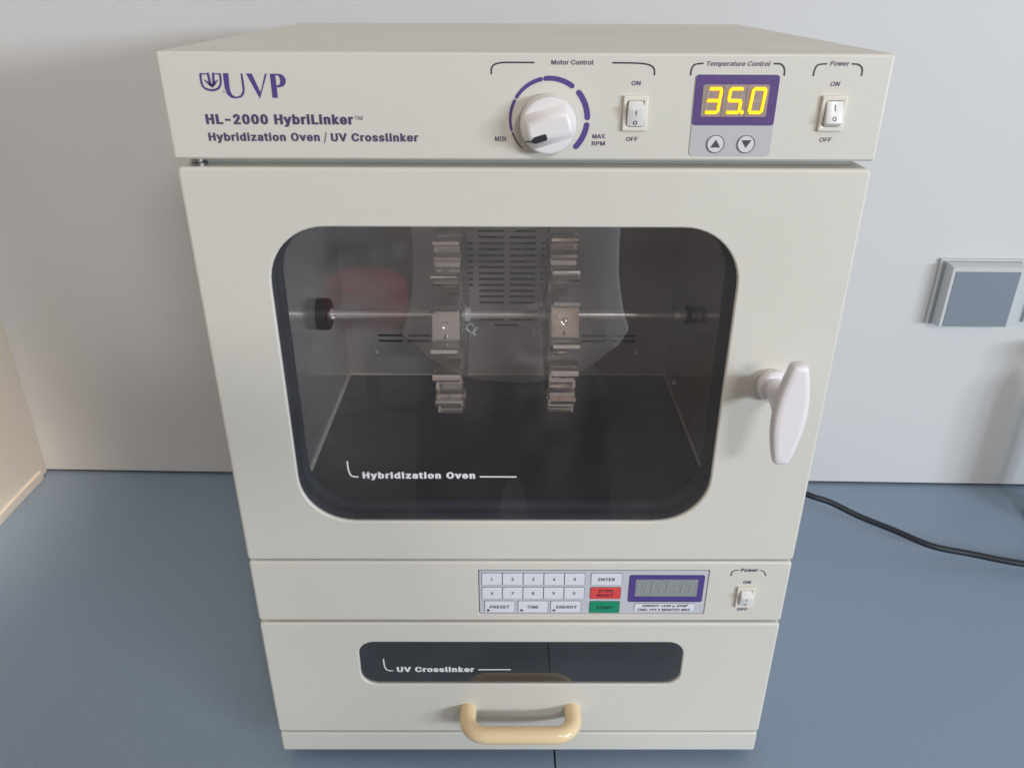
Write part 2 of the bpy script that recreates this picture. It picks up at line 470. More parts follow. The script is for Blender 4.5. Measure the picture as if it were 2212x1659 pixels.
# ---- lettering: letter outlines in 1/1000 em, fitted to a measured box
ADV = {" ":188,"-":453,".":188,"/":249,"0":453,"1":453,"2":453,"3":453,"4":453,"5":453,"6":453,"7":453,"8":453,"9":453,":":188,"A":480,"C":510,"E":419,"F":410,"G":520,"H":517,"I":300,"J":396,"L":393,"M":628,"N":523,"O":533,"P":445,"R":449,"S":447,"T":449,"U":517,"V":480,"X":474,"Y":472,"a":389,"b":424,"d":424,"e":404,"i":167,"k":381,"l":189,"m":610,"n":410,"o":415,"p":424,"r":259,"s":365,"t":227,"u":410,"v":389,"w":567,"x":379,"y":389,"z":380,"\u00b2":305,"\u03bc":407}
GLY = {
"-":[[337,244,337,188,114,188,114,244]],
".":[[95,-4,78,-1,63,9,53,24,50,41,53,59,63,73,78,83,95,87,113,83,128,73,138,59,141,41,138,24,128,9,113,-1]],
"/":[[235,533,71,-76,14,-76,178,533]],
"0":[[227,-7,174,1,130,24,95,62,69,113,53,178,48,254,53,330,69,395,95,447,130,484,174,508,227,516,279,508,323,484,358,447,384,395,400,330,405,254,400,178,384,113,359,62,323,24,279,1],[227,50,261,56,290,74,313,103,330,144,340,194,344,254,340,314,330,365,313,405,290,435,261,453,227,460,192,453,163,435,140,405,123,365,113,314,109,254,113,194,123,144,140,103,163,74,192,56]],
"1":[[76,0,76,55,391,55,391,0],[276,509,276,0,212,0,212,448,86,358,86,427,198,509]],
"2":[[64,0,64,47,282,282,311,327,318,348,320,371,317,397,308,419,293,436,273,449,250,457,224,460,196,457,172,447,153,433,139,413,130,390,127,362,66,362,71,405,86,442,111,473,143,496,182,511,225,516,268,511,306,497,337,474,361,445,376,411,381,372,371,318,357,290,306,223,153,57,389,57,389,0]],
"3":[[218,-7,173,-3,133,10,98,30,70,57,52,91,44,132,109,132,115,107,126,87,144,71,165,59,191,52,219,50,248,53,275,61,297,74,315,93,325,116,329,145,326,172,316,196,299,217,275,234,242,244,157,248,157,299,288,448,288,452,70,452,70,509,372,509,372,461,211,278,211,289,264,288,308,276,344,253,371,222,387,186,393,145,387,103,370,66,344,36,309,12,266,-2]],
"4":[[40,105,40,158,247,509,311,509,109,163,413,163,413,105],[282,0,282,318,343,318,343,0]],
"5":[[221,-7,178,-2,140,11,108,32,83,60,66,93,60,130,122,130,127,108,138,89,173,60,196,52,221,50,250,53,276,64,298,82,314,104,324,131,328,162,324,193,314,221,297,244,275,262,248,273,218,277,192,275,145,258,128,246,67,253,96,509,366,509,366,452,151,452,136,301,155,315,178,325,229,334,263,330,294,321,321,306,345,285,364,260,379,231,388,199,391,163,385,117,369,76,343,41,309,15,268,-1]],
"6":[[226,-7,182,-1,142,15,109,40,84,74,69,115,64,162,68,199,80,239,102,285,252,509,322,509,151,261,145,261,165,288,196,307,235,314,278,309,316,295,346,271,370,240,384,201,389,157,384,112,368,73,343,39,310,14,271,-2],[226,48,254,52,279,63,299,79,314,101,324,128,327,157,324,187,314,213,299,235,279,251,254,262,226,265,198,262,174,252,153,235,138,214,128,188,125,158,128,128,138,102,153,79,174,63,198,52]],
"7":[[97,0,323,452,62,452,62,509,391,509,391,449,165,0]],
"8":[[226,-7,178,-2,136,11,101,33,74,62,57,96,52,135,55,166,65,195,81,220,101,241,125,256,153,267,119,282,93,308,76,342,70,380,75,417,90,450,114,477,146,498,184,511,226,516,269,511,306,498,337,477,361,450,377,417,382,380,376,342,359,308,333,282,300,265,327,256,351,241,372,220,387,195,397,166,401,135,395,96,378,62,352,33,317,11,275,-2],[226,49,258,52,285,60,307,74,323,91,333,113,337,139,333,165,322,189,305,208,283,223,256,232,226,235,196,232,169,223,147,208,130,189,119,165,115,139,119,113,129,91,145,74,167,60,195,52],[252,292,274,300,293,313,307,330,316,351,319,376,316,399,308,420,294,437,275,449,252,457,226,460,200,457,177,449,159,437,145,420,136,399,133,376,136,351,145,330,159,313,178,300,201,292]],
"9":[[226,516,271,510,310,494,343,468,368,434,384,393,389,347,385,309,373,270,350,224,200,0,130,0,301,248,307,248,287,221,257,202,238,196,175,199,137,214,106,237,83,269,68,307,64,352,69,397,85,436,110,469,143,494,182,510],[226,460,199,457,174,446,154,429,138,407,129,381,125,352,129,322,138,295,154,274,174,257,199,247,226,243,254,247,279,257,299,273,314,295,324,321,327,350,324,381,314,407,299,429,279,446,254,457]],
":":[[95,-4,78,-1,63,9,53,24,50,41,53,59,63,73,78,83,95,87,113,83,128,73,138,59,141,41,138,24,128,9,113,-1],[95,271,78,274,63,284,53,299,50,316,53,334,63,349,78,359,95,362,113,359,128,349,138,334,141,316,138,299,128,284,113,274]],
"A":[[16,0,201,509,276,509,463,0,395,0,344,142,134,142,85,0],[238,440,323,199,155,199]],
"C":[[267,-7,205,1,150,25,104,63,70,115,48,179,40,254,48,329,70,393,104,445,150,484,205,508,267,516,305,513,340,504,373,490,402,471,427,447,448,418,463,385,473,348,408,348,401,373,375,413,337,440,292,454,267,456,223,450,184,432,150,403,125,364,109,314,103,254,109,194,125,145,151,105,184,76,223,59,267,53,315,60,357,81,375,96,401,136,408,160,473,160,463,124,448,91,428,62,402,38,373,19,341,5,305,-4]],
"E":[[60,0,60,509,372,509,372,452,125,452,125,286,355,286,355,229,125,229,125,57,375,57,375,0]],
"F":[[60,0,60,509,369,509,369,452,125,452,125,278,346,278,346,221,125,221,125,0]],
"G":[[269,-7,205,1,149,25,104,64,69,116,47,179,40,254,47,329,69,393,103,445,149,484,203,508,265,516,304,513,340,504,374,489,403,469,429,445,449,416,465,384,474,349,408,349,387,393,356,427,315,448,265,456,222,450,183,432,150,404,125,364,109,314,103,254,109,194,125,145,151,105,184,76,224,59,269,53,309,57,345,71,374,93,396,123,410,160,415,202,434,199,283,199,283,256,478,256,478,200,471,141,451,91,419,50,377,19,326,0]],
"H":[[60,0,60,509,125,509,125,289,392,289,392,509,457,509,457,0,392,0,392,232,125,232,125,0]],
"I":[[31,0,31,57,118,57,118,452,31,452,31,509,269,509,269,452,183,452,183,57,269,57,269,0]],
"J":[[185,-7,124,3,75,33,44,81,33,145,33,173,98,173,98,145,104,104,122,74,149,56,185,50,220,56,248,74,266,104,272,145,272,509,336,509,336,145,326,81,294,33,246,3]],
"L":[[60,0,60,509,125,509,125,57,361,57,361,0]],
"M":[[60,0,60,509,152,509,322,49,307,49,352,187,476,509,568,509,568,0,504,0,507,457,513,457,456,291,342,0,286,0,112,457,119,457,122,0]],
"N":[[60,0,60,509,136,509,401,82,414,55,405,54,399,195,399,509,463,509,463,0,387,0,108,452,119,454,125,291,125,0]],
"O":[[267,-7,205,1,150,25,105,63,70,115,48,179,40,254,48,329,70,393,105,445,150,484,205,508,267,516,329,508,384,484,429,445,464,393,486,329,493,254,486,179,464,115,429,63,384,25,329,1],[267,53,310,59,349,76,383,105,408,144,425,194,430,254,425,314,408,365,383,404,349,433,310,450,267,456,223,450,184,433,151,404,125,364,109,314,103,254,109,194,125,144,151,105,184,76,223,59]],
"P":[[60,0,60,509,235,509,289,503,332,487,366,462,390,430,404,391,409,348,404,304,390,265,366,233,332,207,289,191,235,186,109,186,109,242,233,242,269,246,297,256,318,272,333,294,342,319,342,376,333,402,318,423,297,439,268,449,232,452,125,452,125,0]],
"R":[[60,0,60,509,236,509,290,504,333,489,367,465,390,433,405,395,409,352,405,309,390,271,367,240,333,217,289,203,236,198,96,198,96,255,234,255,269,258,298,267,319,281,334,300,342,324,345,352,342,380,334,405,319,425,298,440,269,449,233,452,125,452,125,0],[353,0,230,229,303,229,428,0]],
"S":[[224,-9,172,-4,128,9,91,31,64,60,46,96,38,137,104,137,110,110,123,88,142,71,166,59,224,49,257,52,286,60,311,74,329,92,341,114,346,139,342,161,332,179,296,205,184,239,128,260,86,289,60,326,52,372,58,413,75,448,102,476,138,498,180,511,227,516,275,511,316,498,351,476,377,449,394,415,401,378,337,378,326,412,302,437,267,453,225,459,194,456,167,448,145,435,129,418,118,398,115,376,119,352,131,334,148,319,212,293,312,264,359,238,379,220,395,198,405,171,408,139,403,99,386,64,360,34,323,11,278,-4]],
"T":[[32,452,32,509,417,509,417,452,257,452,257,0,193,0,193,452]],
"U":[[259,-8,203,-2,154,15,114,43,85,80,66,124,60,173,60,509,124,509,124,178,128,144,141,113,160,87,187,68,220,56,259,52,298,56,331,68,357,87,377,113,389,144,393,178,393,509,457,509,457,173,451,124,433,80,403,43,363,15,315,-2]],
"V":[[204,0,16,509,84,509,248,31,235,31,290,206,395,509,463,509,278,0]],
"X":[[18,0,217,284,217,236,29,509,104,509,233,312,243,292,232,292,298,400,374,509,446,509,259,239,259,287,456,0,382,0,230,231,244,231,182,129,91,0]],
"Y":[[203,0,203,208,16,509,91,509,222,292,250,230,224,230,280,344,381,509,455,509,268,208,268,0]],
"a":[[160,-9,126,-5,94,5,68,22,48,45,35,73,30,108,34,138,43,161,58,179,78,193,125,211,252,230,265,235,273,243,276,257,267,297,256,311,240,322,220,329,171,329,132,313,107,288,100,274,41,291,57,322,79,346,104,364,163,382,215,383,263,372,286,360,306,343,322,320,333,290,337,251,337,0,277,0,277,52,272,52,252,25,215,1,190,-6],[170,45,202,49,228,59,248,74,263,93,272,115,276,138,276,190,134,159,103,139,95,124,92,105,94,87,102,72,130,52]],
"b":[[229,-8,198,-5,172,4,138,31,118,59,112,59,112,0,53,0,53,509,114,509,114,319,118,319,137,346,171,373,197,381,229,384,274,378,313,361,345,332,370,293,385,245,390,189,385,133,370,84,346,45,313,16,274,-2],[220,47,253,51,279,66,301,88,316,117,325,151,328,189,325,227,316,261,301,290,280,311,253,325,220,330,188,325,161,312,140,291,125,263,116,229,113,189,116,150,125,115,140,86,162,65,188,51]],
"d":[[195,-8,151,-2,111,16,79,45,55,84,39,133,34,189,39,245,55,293,79,332,112,361,151,378,196,384,228,381,253,373,287,346,306,319,311,319,311,509,372,509,372,0,313,0,313,59,307,59,287,31,252,4,227,-5],[205,47,236,51,263,65,284,86,299,115,309,150,312,189,309,229,300,263,284,291,263,312,237,325,205,330,172,325,145,311,124,290,108,261,99,227,96,189,99,151,109,117,124,88,145,66,172,51]],
"e":[[212,-8,161,-2,117,16,82,46,56,85,40,132,34,187,39,242,55,290,81,329,115,359,157,378,205,384,236,382,266,374,294,361,319,341,341,315,357,282,368,242,371,169,75,169,75,221,338,221,310,202,307,237,298,269,283,294,263,314,237,326,205,330,173,326,146,313,125,294,109,270,99,241,96,178,100,139,110,106,128,80,151,61,179,50,212,46,254,53,271,61,297,88,306,105,365,91,353,63,335,39,311,19,283,4,249,-5]],
"i":[[53,0,53,379,114,379,114,0],[84,443,67,446,54,455,44,468,41,483,44,499,54,512,67,521,84,524,100,521,114,512,123,499,126,483,123,468,114,455,100,446]],
"k":[[110,137,110,212,121,212,284,379,360,379,184,199,177,199],[53,0,53,509,114,509,114,0],[294,0,148,186,191,229,372,0]],
"l":[[101,3,74,20,58,47,53,84,53,509,114,509,115,77,120,62,130,54,170,54,181,3,151,-2]],
"m":[[53,0,53,379,112,379,112,295,108,295,118,323,132,346,151,363,172,376,195,384,219,386,257,380,287,361,309,331,321,295,312,295,322,321,337,343,357,361,381,375,407,383,437,386,468,383,497,372,522,354,541,328,553,296,557,255,557,0,496,0,496,254,490,289,473,313,447,326,419,330,395,328,374,320,358,307,345,290,338,270,335,247,335,0,274,0,274,260,269,288,253,311,229,326,199,330,178,328,158,320,140,307,126,289,117,266,114,238,114,0]],
"n":[[114,227,114,0,53,0,53,379,112,379,112,287,102,287,124,332,152,362,187,379,227,384,264,380,295,369,321,349,341,321,353,285,357,240,357,0,296,0,296,235,290,275,273,304,246,323,210,329,184,326,161,317,141,303,126,283,117,257]],
"o":[[207,-8,159,-2,117,16,82,46,56,85,40,133,34,187,40,243,56,291,82,330,117,360,159,378,207,384,256,378,299,360,333,330,359,291,376,243,381,187,376,133,359,85,333,46,299,16,256,-2],[207,46,242,51,270,66,292,89,307,117,316,151,319,187,316,224,307,258,292,287,270,310,242,325,207,330,173,325,145,310,124,287,108,258,99,224,96,187,99,151,108,117,124,89,145,66,173,51]],
"p":[[53,-143,53,379,112,379,112,319,118,319,137,346,171,373,197,381,229,384,274,378,313,361,345,332,370,293,385,245,390,189,385,133,370,84,346,45,313,16,274,-2,229,-8,198,-5,173,4,138,31,118,59,114,59,114,-143],[220,47,253,51,279,66,301,88,316,117,325,151,328,189,325,227,316,261,301,290,280,311,253,325,220,330,188,325,161,312,140,291,125,263,116,229,113,189,116,150,125,115,140,86,162,65,188,51]],
"r":[[53,0,53,379,112,379,112,321,115,321,130,347,152,367,181,380,243,384,243,322,207,326,182,323,159,315,140,301,126,284,117,262,114,237,114,0]],
"s":[[182,-8,145,-5,112,3,84,18,62,38,45,63,36,94,94,107,105,79,124,60,150,49,181,45,217,50,244,62,262,81,268,103,265,121,254,136,237,147,149,170,104,186,72,208,53,237,47,274,51,305,65,332,87,354,115,370,149,381,187,384,223,381,254,372,279,358,299,339,314,316,324,290,268,277,258,298,243,316,219,328,187,333,156,329,131,317,114,299,109,277,112,258,124,243,144,232,275,194,306,171,325,142,331,107,326,75,312,47,290,24,260,6,223,-5]],
"t":[[204,379,204,327,6,327,6,379],[65,471,126,471,128,76,136,61,150,53,202,54,213,2,168,-4,125,2,92,21,72,52,65,93]],
"u":[[182,-5,146,-1,115,11,89,31,69,59,57,95,53,139,53,379,114,379,114,144,119,105,137,75,164,56,200,50,226,53,249,62,268,77,283,97,293,122,296,153,296,379,357,379,357,0,298,0,298,92,307,92,286,47,257,17,222,0]],
"v":[[163,0,17,379,84,379,187,87,206,21,184,21,224,155,305,379,371,379,226,0]],
"w":[[138,0,23,379,87,379,165,91,175,41,165,41,206,214,252,379,316,379,392,91,402,41,391,41,434,214,480,379,545,379,429,0,368,0,277,338,291,338,199,0]],
"x":[[21,0,171,218,171,171,29,379,100,379,207,206,175,206,233,306,282,379,352,379,209,169,209,214,358,0,287,0,173,182,205,182,148,85,91,0]],
"y":[[47,-139,61,-86,104,-89,118,-84,130,-74,151,-36,163,-1,17,379,84,379,187,87,206,21,184,21,224,155,305,379,371,379,204,-58,177,-107,159,-124,139,-136,117,-143]],
"z":[[42,0,42,46,254,323,48,323,48,379,333,379,333,331,126,60,126,56,339,56,339,0]],
"\u00b2":[[39,306,39,348,191,471,202,490,199,517,187,530,169,538,126,538,108,529,97,516,93,499,37,499,45,535,68,563,104,581,148,587,194,581,230,564,253,538,261,505,252,470,234,444,121,353,269,353,269,306]],
"\u03bc":[[53,-143,53,379,114,379,114,150,117,118,126,92,141,72,160,59,182,51,206,48,231,51,252,59,271,73,285,92,293,118,296,150,296,379,357,379,359,70,365,60,377,54,404,53,404,0,351,5,321,22,304,49,298,86,298,120,312,120,309,86,301,58,289,36,257,8,222,-4,190,-4,154,8,123,36,111,58,103,86,100,120,114,120,114,-143]],
}


def _inside(p, q):
    c = False
    for i in range(len(q)):
        (x0, y0), (x1, y1) = q[i - 1], q[i]
        if (y0 > p[1]) != (y1 > p[1]) and p[0] < (x1 - x0) * (p[1] - y0) / (y1 - y0) + x0:
            c = not c
    return c


def _area(q):
    return sum(q[i - 1][0] * q[i][1] - q[i][0] * q[i - 1][1] for i in range(len(q))) / 2


def _grow(q, ox, oz):
    """move an outline outwards (counter-clockwise) or inwards (clockwise)"""
    out = []
    n = len(q)
    for i in range(n):
        a, b, c = q[i - 1], q[i], q[(i + 1) % n]
        e1, e2 = (b[0] - a[0], b[1] - a[1]), (c[0] - b[0], c[1] - b[1])
        l1, l2 = math.hypot(*e1) or 1, math.hypot(*e2) or 1
        n1, n2 = (e1[1] / l1, -e1[0] / l1), (e2[1] / l2, -e2[0] / l2)
        mx, my = n1[0] + n2[0], n1[1] + n2[1]
        k = 2 / max(mx * mx + my * my, 1.0)
        out.append((b[0] + mx * k * ox, b[1] + my * k * oz))
    return out


_glc = {}


def _glyph(ch, bold):
    if (ch, bold) not in _glc:
        lps = [[(lp[i], lp[i + 1]) for i in range(0, len(lp), 2)] for lp in GLY[ch]]
        outs, holes = [], []
        for i, q in enumerate(lps):
            (holes if any(all(_inside(p, r) for p in q) for j, r in enumerate(lps) if j != i) else outs).append(q)
        lp = [_grow(q if _area(q) > 0 else q[::-1], bold * 1000, bold * 560) for q in outs]
        lp += [_grow(q if _area(q) < 0 else q[::-1], bold * 1000, bold * 560) for q in holes]
        # contours may cross themselves: triangulate everything, keep what has a non-zero winding
        vs, es = [], []
        for q in lp:
            o = len(vs)
            vs += [Vector(p) for p in q]
            es += [(o + i, o + (i + 1) % len(q)) for i in range(len(q))]
        v2, _, tris, _, _, _ = delaunay_2d_cdt(vs, es, [], 0, 0.01)
        keep = []
        for t in tris:
            cx, cy = sum(v2[i].x for i in t) / 3, sum(v2[i].y for i in t) / 3
            wn = 0
            for q in lp:
                for i in range(len(q)):
                    (x0, y0), (x1, y1) = q[i - 1], q[i]
                    if (y0 > cy) != (y1 > cy) and cx < (x1 - x0) * (cy - y0) / (y1 - y0) + x0:
                        wn += 1 if y1 > y0 else -1
            if wn:
                keep.append(tuple(t))
        res = ([(v.x, v.y) for v in v2], keep)
        _glc[(ch, bold)] = res
    return _glc[(ch, bold)]


def text(s, x0, x1, zb, cap, m, parent, y=-0.00025, bold=0.012, shear=0.0, spacing=0.0, name='lettering'):
    lo, hi = -560 * bold, 509 + 560 * bold
    pen, parts = 0, []
    for ch in s:
        if ch != ' ':
            vs, ts = _glyph(ch, bold)
            parts.append(([(p + pen + shear * q, q) for p, q in vs], ts))
        pen += ADV[ch] + (spacing + bold * 1.7) * 1000
    xs = [vs[i][0] for vs, ts in parts for t in ts for i in t]
    a, b = min(xs), max(xs)
    sx, sz = (x1 - x0) / (b - a), cap / (hi - lo)
    mb = MB()
    for vs, ts in parts:
        used = sorted({i for t in ts for i in t})
        ix = {i: k for k, i in enumerate(used)}
        mb.add([((vs[i][0] - a) * sx + x0, y, (vs[i][1] - lo) * sz + zb) for i in used], [tuple(ix[i] for i in t) for t in ts])
    return mb.build(name, m, parent, flat=True)


def smooth_pts(pts, n=6):
    """Catmull-Rom through 2-D or 3-D points"""
    P = [Vector(p) for p in pts]
    out = []
    for i in range(len(P) - 1):
        p0, p1, p2, p3 = P[max(i - 1, 0)], P[i], P[i + 1], P[min(i + 2, len(P) - 1)]
        for k in range(n):
            t = k / n
            out.append(0.5 * ((2 * p1) + (p2 - p0) * t + (2 * p0 - 5 * p1 + 4 * p2 - p3) * t * t + (3 * p1 - p0 - 3 * p2 + p3) * t ** 3))
    out.append(P[-1])
    return [tuple(p) for p in out]


# ------------------------------------------------------------------ the setting
ZC = -0.012                        # bench top; the cabinet base bottom is at z = 0, on feet


def wall_y(x):
    return 0.4490 - 0.0250 * (x + 0.6408)


mb = MB()                          # back wall panel
xa, xb = -1.6, 1.9
mb.add([(xa, wall_y(xa), ZC + 0.004), (xb, wall_y(xb), ZC + 0.004), (xb, wall_y(xb), 1.5), (xa, wall_y(xa), 1.5),
        (xa, wall_y(xa) + .03, ZC + 0.004), (xb, wall_y(xb) + .03, ZC + 0.004), (xb, wall_y(xb) + .03, 1.5), (xa, wall_y(xa) + .03, 1.5)],
       [(0, 1, 2, 3), (4, 7, 6, 5), (0, 4, 5, 1), (3, 2, 6, 7), (0, 3, 7, 4), (1, 5, 6, 2)])
tag(mb.build('wall', M['wall'], smooth=False), kind='structure')
mb = MB()                          # dark gap under the wall panel
mb.add([(xa, wall_y(xa) + .004, ZC - .03), (xb, wall_y(xb) + .004, ZC - .03), (xb, wall_y(xb) + .004, ZC + .02), (xa, wall_y(xa) + .004, ZC + .02)], [(0, 1, 2, 3)])
tag(mb.build('wall_gap', M['dark'], smooth=False), kind='structure')

xs = -0.634                        # side wall on the left, meeting the back wall
mb = MB()
mb.box(xs - 0.02, xs, -0.5, wall_y(xs) - 0.0005, ZC + 0.001, 1.5)
tag(mb.build('side_wall', M['side'], smooth=False), kind='structure')
mb = MB()                          # upstand strip at its foot
mb.box(xs, xs + 0.0055, -0.5, 0.432, ZC, ZC + 0.013, b=0.0015)
tag(mb.build('upstand_strip', M['side'], smooth=False), kind='structure')

SEAM = 0.0308
for (a, b, yb) in ((-1.2, SEAM - 0.0008, 0), (SEAM + 0.0008, 1.6, 0)):
    mb = MB()
    # slab with a softly rounded front edge
    prof = [(-0.26, -0.045), (-0.26, ZC - 0.006), (-0.2582, ZC - 0.0018), (-0.254, ZC), (wall_y((a + b) / 2) + 0.02, ZC), (wall_y((a + b) / 2) + 0.02, -0.045)]
    mb.loft([[(a, y, z) for y, z in prof], [(b, y, z) for y, z in prof]])
    tag(mb.build('countertop', M['counter'], smooth=False), kind='structure')
mb = MB()
mb.box(SEAM - 0.0008, SEAM + 0.0008, -0.255, 0.42, -0.04, ZC - 0.0016)
tag(mb.build('countertop_joint', mat('joint_grey', (0.035, 0.042, 0.055), 0.6), smooth=False), kind='structure')
mb = MB()
mb.box(-5, 5, -6, 0.48, -0.96, -0.92)
tag(mb.build('floor', M['floor'], smooth=False), kind='structure')

# ------------------------------------------------------------------ the oven
OV = tag(empty('laboratory_oven', (0, 0, 0)), 'cream laboratory oven with a smoked window and white T handle on the bench', 'laboratory oven')
W = 0.2
H1, H2, H3, H4, H5, H6 = 0.5485, 0.4912, 0.4870, 0.2022, 0.1434, 0.0221
D = 0.334
CX0, CX1, CY0, CY1, CZ0, CZ1 = -0.167, 0.145, 0.030, 0.245, 0.235, 0.455     # chamber

# outer shell behind the front plates
mb = MB()
iw = 0.1965
mb.box(-iw, CX0 - 0.003, 0.024, D, 0.001, H2, 0)                    # left flank
mb.box(CX1 + 0.003, iw, 0.024, D, 0.001, H2, 0)                     # right flank
mb.box(CX0 - 0.003, CX1 + 0.003, CY1 + 0.03, D, 0.001, H2 - 0.0005, 0)      # back
mb.box(CX0 - 0.003, CX1 + 0.003, 0.024, CY1 + 0.03, CZ1 + 0.003, H2 - 0.0005, 0)    # over the chamber
mb.box(CX0 - 0.003, CX1 + 0.003, 0.024, CY1 + 0.03, 0.135, CZ0 - 0.003, 0)  # under the chamber
mb.box(CX0 - 0.003, CX1 + 0.003, 0.024, CY1 + 0.03, 0.001, 0.030, 0)        # under the drawer
mb.build('cabinet', M['paint'], OV, smooth=False)
mb = MB()                                                   # flange seen in the gap under the header
mb.box(-0.192, 0.192, 0.014, 0.030, H3 - 0.004, H2 + 0.001)
mb.build('recess_flange', M['recess'], OV, smooth=False)

# header: front, top and sides as one folded cover
mb = MB()
b = 0.0014


def sect(z, y0, y1, ins):
    return z


loops = []
hd = lambda ins: [(x, y) for x, y in rrect(-W - 0.0010 + ins, W + 0.0006 - ins, ins, D - ins, 0.0015 - ins * 0.6, 4)]
loops.append([(x, y, H2) for x, y in hd(0.0012)])
loops.append([(x, y, H2 + 0.0012) for x, y in hd(0)])
for k in range(4):
    a = k / 3 * math.pi / 2
    ins = b * (1 - math.cos(a))
    loops.append([(x, y, H1 - b + b * math.sin(a)) for x, y in hd(ins)])
mb.loft(loops)
HDR = mb.build('control_header', M['paint'], OV)

# door: folded sheet with the window cut out
WX0, WX1, WZ0, WZ1, WR = -0.1558, 0.1314, 0.2375, 0.4520, 0.0365
mb = MB()
mb.slab(RR(-0.2008, 0.2004, H4 + 0.0006, H3, 0.0035), 0.0, 0.0235, 0.0019, holes=[RR(WX0, WX1, WZ0, WZ1, WR, 12)], hb=0.0010)
DOOR = mb.build('door', M['paint'], OV)
# smoked pane set just behind the door skin
mb = MB()
mb.poly([rrect(WX0 - 0.0003, WX1 + 0.0003, WZ0 - 0.0003, WZ1 + 0.0003, WR, 12)], 0.0018)
mb.build('window_pane', M['pane'], DOOR, flat=True)
# rubber gasket: a rounded tube lining the opening behind the pane
mb = MB()


def gloop(ins, y):
    return [(x, y, z) for x, z in rrect(WX0 + ins, WX1 - ins, WZ0 + ins, WZ1 - ins, WR - ins, 12)]


mb.loft([gloop(-0.006, 0.0238), gloop(-0.006, 0.0030), gloop(0.0002, 0.0030), gloop(0.0010, 0.0050), gloop(0.0012, 0.0110), gloop(0.0002, 0.0135),
         gloop(0.0002, 0.0160), gloop(0.0010, 0.0180), gloop(0.0018, 0.0215), gloop(0.0018, 0.0240), gloop(0.0010, 0.0262),
         gloop(-0.004, 0.0268), gloop(-0.006, 0.0238)], cap0=False, cap1=False)
mb.build('gasket', M['rubber'], DOOR, angle=60)

# T handle
mb = MB()
hx, hz = 0.1632, 0.3490
mb.lathe([(0.0105, -0.0001), (0.0112, -0.004), (0.0112, -0.0065), (0.0100, -0.0078), (0.0074, -0.0079)], (hx, 0, hz), 'y', 40)
mb.build('handle_rose', M['grip'], DOOR)
mb = MB()
# neck flaring into the grip
loops = []
for k in range(9):
    t = k / 8
    y = -0.0078 - t * 0.034
    e = t ** 2.2
    ax = 0.0072 * (1 - e) + 0.0062 * e
    az = 0.0072 * (1 - e) + 0.0225 * e
    cx = hx - 0.0042 * t
    cz = hz + 0.0032 * t
    loops.append([(cx + ax * math.cos(2 * math.pi * i / 32), y, cz + az * math.sin(2 * math.pi * i / 32)) for i in range(32)])
mb.loft(loops, cap0=True, cap1=True)
# grip: long lens-shaped bar, front face slightly domed, tilted a little off vertical


def grip_loop(s, y, ins):
    pts = []
    hh, wm, we = 0.0325 - ins, 0.0099 - ins, 0.0047 - ins * 0.6
    n = 10
    for k in range(n + 1):
        u = -1 + 2 * k / n
        pts.append((wm - (wm - we) * abs(u) ** 1.9, u * hh))
    top = [(we * 0.7, hh + 0.0012), (-we * 0.7, hh + 0.0012)]
    left = [(-x, z) for x, z in reversed(pts)]
    bot = [(-we * 0.7, -hh - 0.0012), (we * 0.7, -hh - 0.0012)]
    out = []
    for x, z in pts + top + left + bot:
        ca, sa = math.cos(R(1.5)), math.sin(R(1.5))
        out.append((0.1596 + x * ca + z * sa * 1.0, y, 0.3508 + z * ca - x * sa))
    return out


mb.loft([grip_loop(1, -0.0405, 0.0020), grip_loop(1, -0.0418, 0.0004), grip_loop(1, -0.0438, 0.0), grip_loop(1, -0.0478, 0.0),
         grip_loop(1, -0.0494, 0.0005), grip_loop(1, -0.0502, 0.0018), grip_loop(1, -0.0505, 0.0038)])
mb.build('t_handle', M['grip'], DOOR, angle=50)

# lower control panel and drawer, base strip
PX0, PX1, PZ0, PZ1 = -0.0318, 0.1402, 0.1508, 0.1936
mb = MB()
mb.slab(RR(-0.2008, 0.2004, H5 + 0.0006, H4 - 0.0010, 0.0028), 0.0003, 0.0235, 0.0018, holes=[RR(PX0, PX1, PZ0, PZ1, 0.0008, 3)], hb=0.0003)
PANEL = mb.build('control_panel', M['paint'], OV)
DX0, DX1, DZ0, DZ1, DR = -0.1270, 0.1284, 0.0770, 0.1222, 0.0125
mb = MB()
mb.slab(RR(-0.2008, 0.2004, H6 + 0.0006, H5 - 0.0016, 0.0030), 0.0, 0.0235, 0.0018, holes=[RR(DX0, DX1, DZ0, DZ1, DR, 8)], hb=0.0009)
DRAWER = mb.build('drawer', M['paint'], OV)
mb = MB()
mb.poly([rrect(DX0 - .0003, DX1 + .0003, DZ0 - .0003, DZ1 + .0003, DR, 8)], 0.0019)
mb.build('window_pane', M['pane_dark'], DRAWER, flat=True)
mb = MB()                           # black liner added to keep the drawer window opening dark


def dloop(ins, y):
    return [(x, y, z) for x, z in rrect(DX0 + ins, DX1 - ins, DZ0 + ins, DZ1 - ins, DR - ins, 8)]


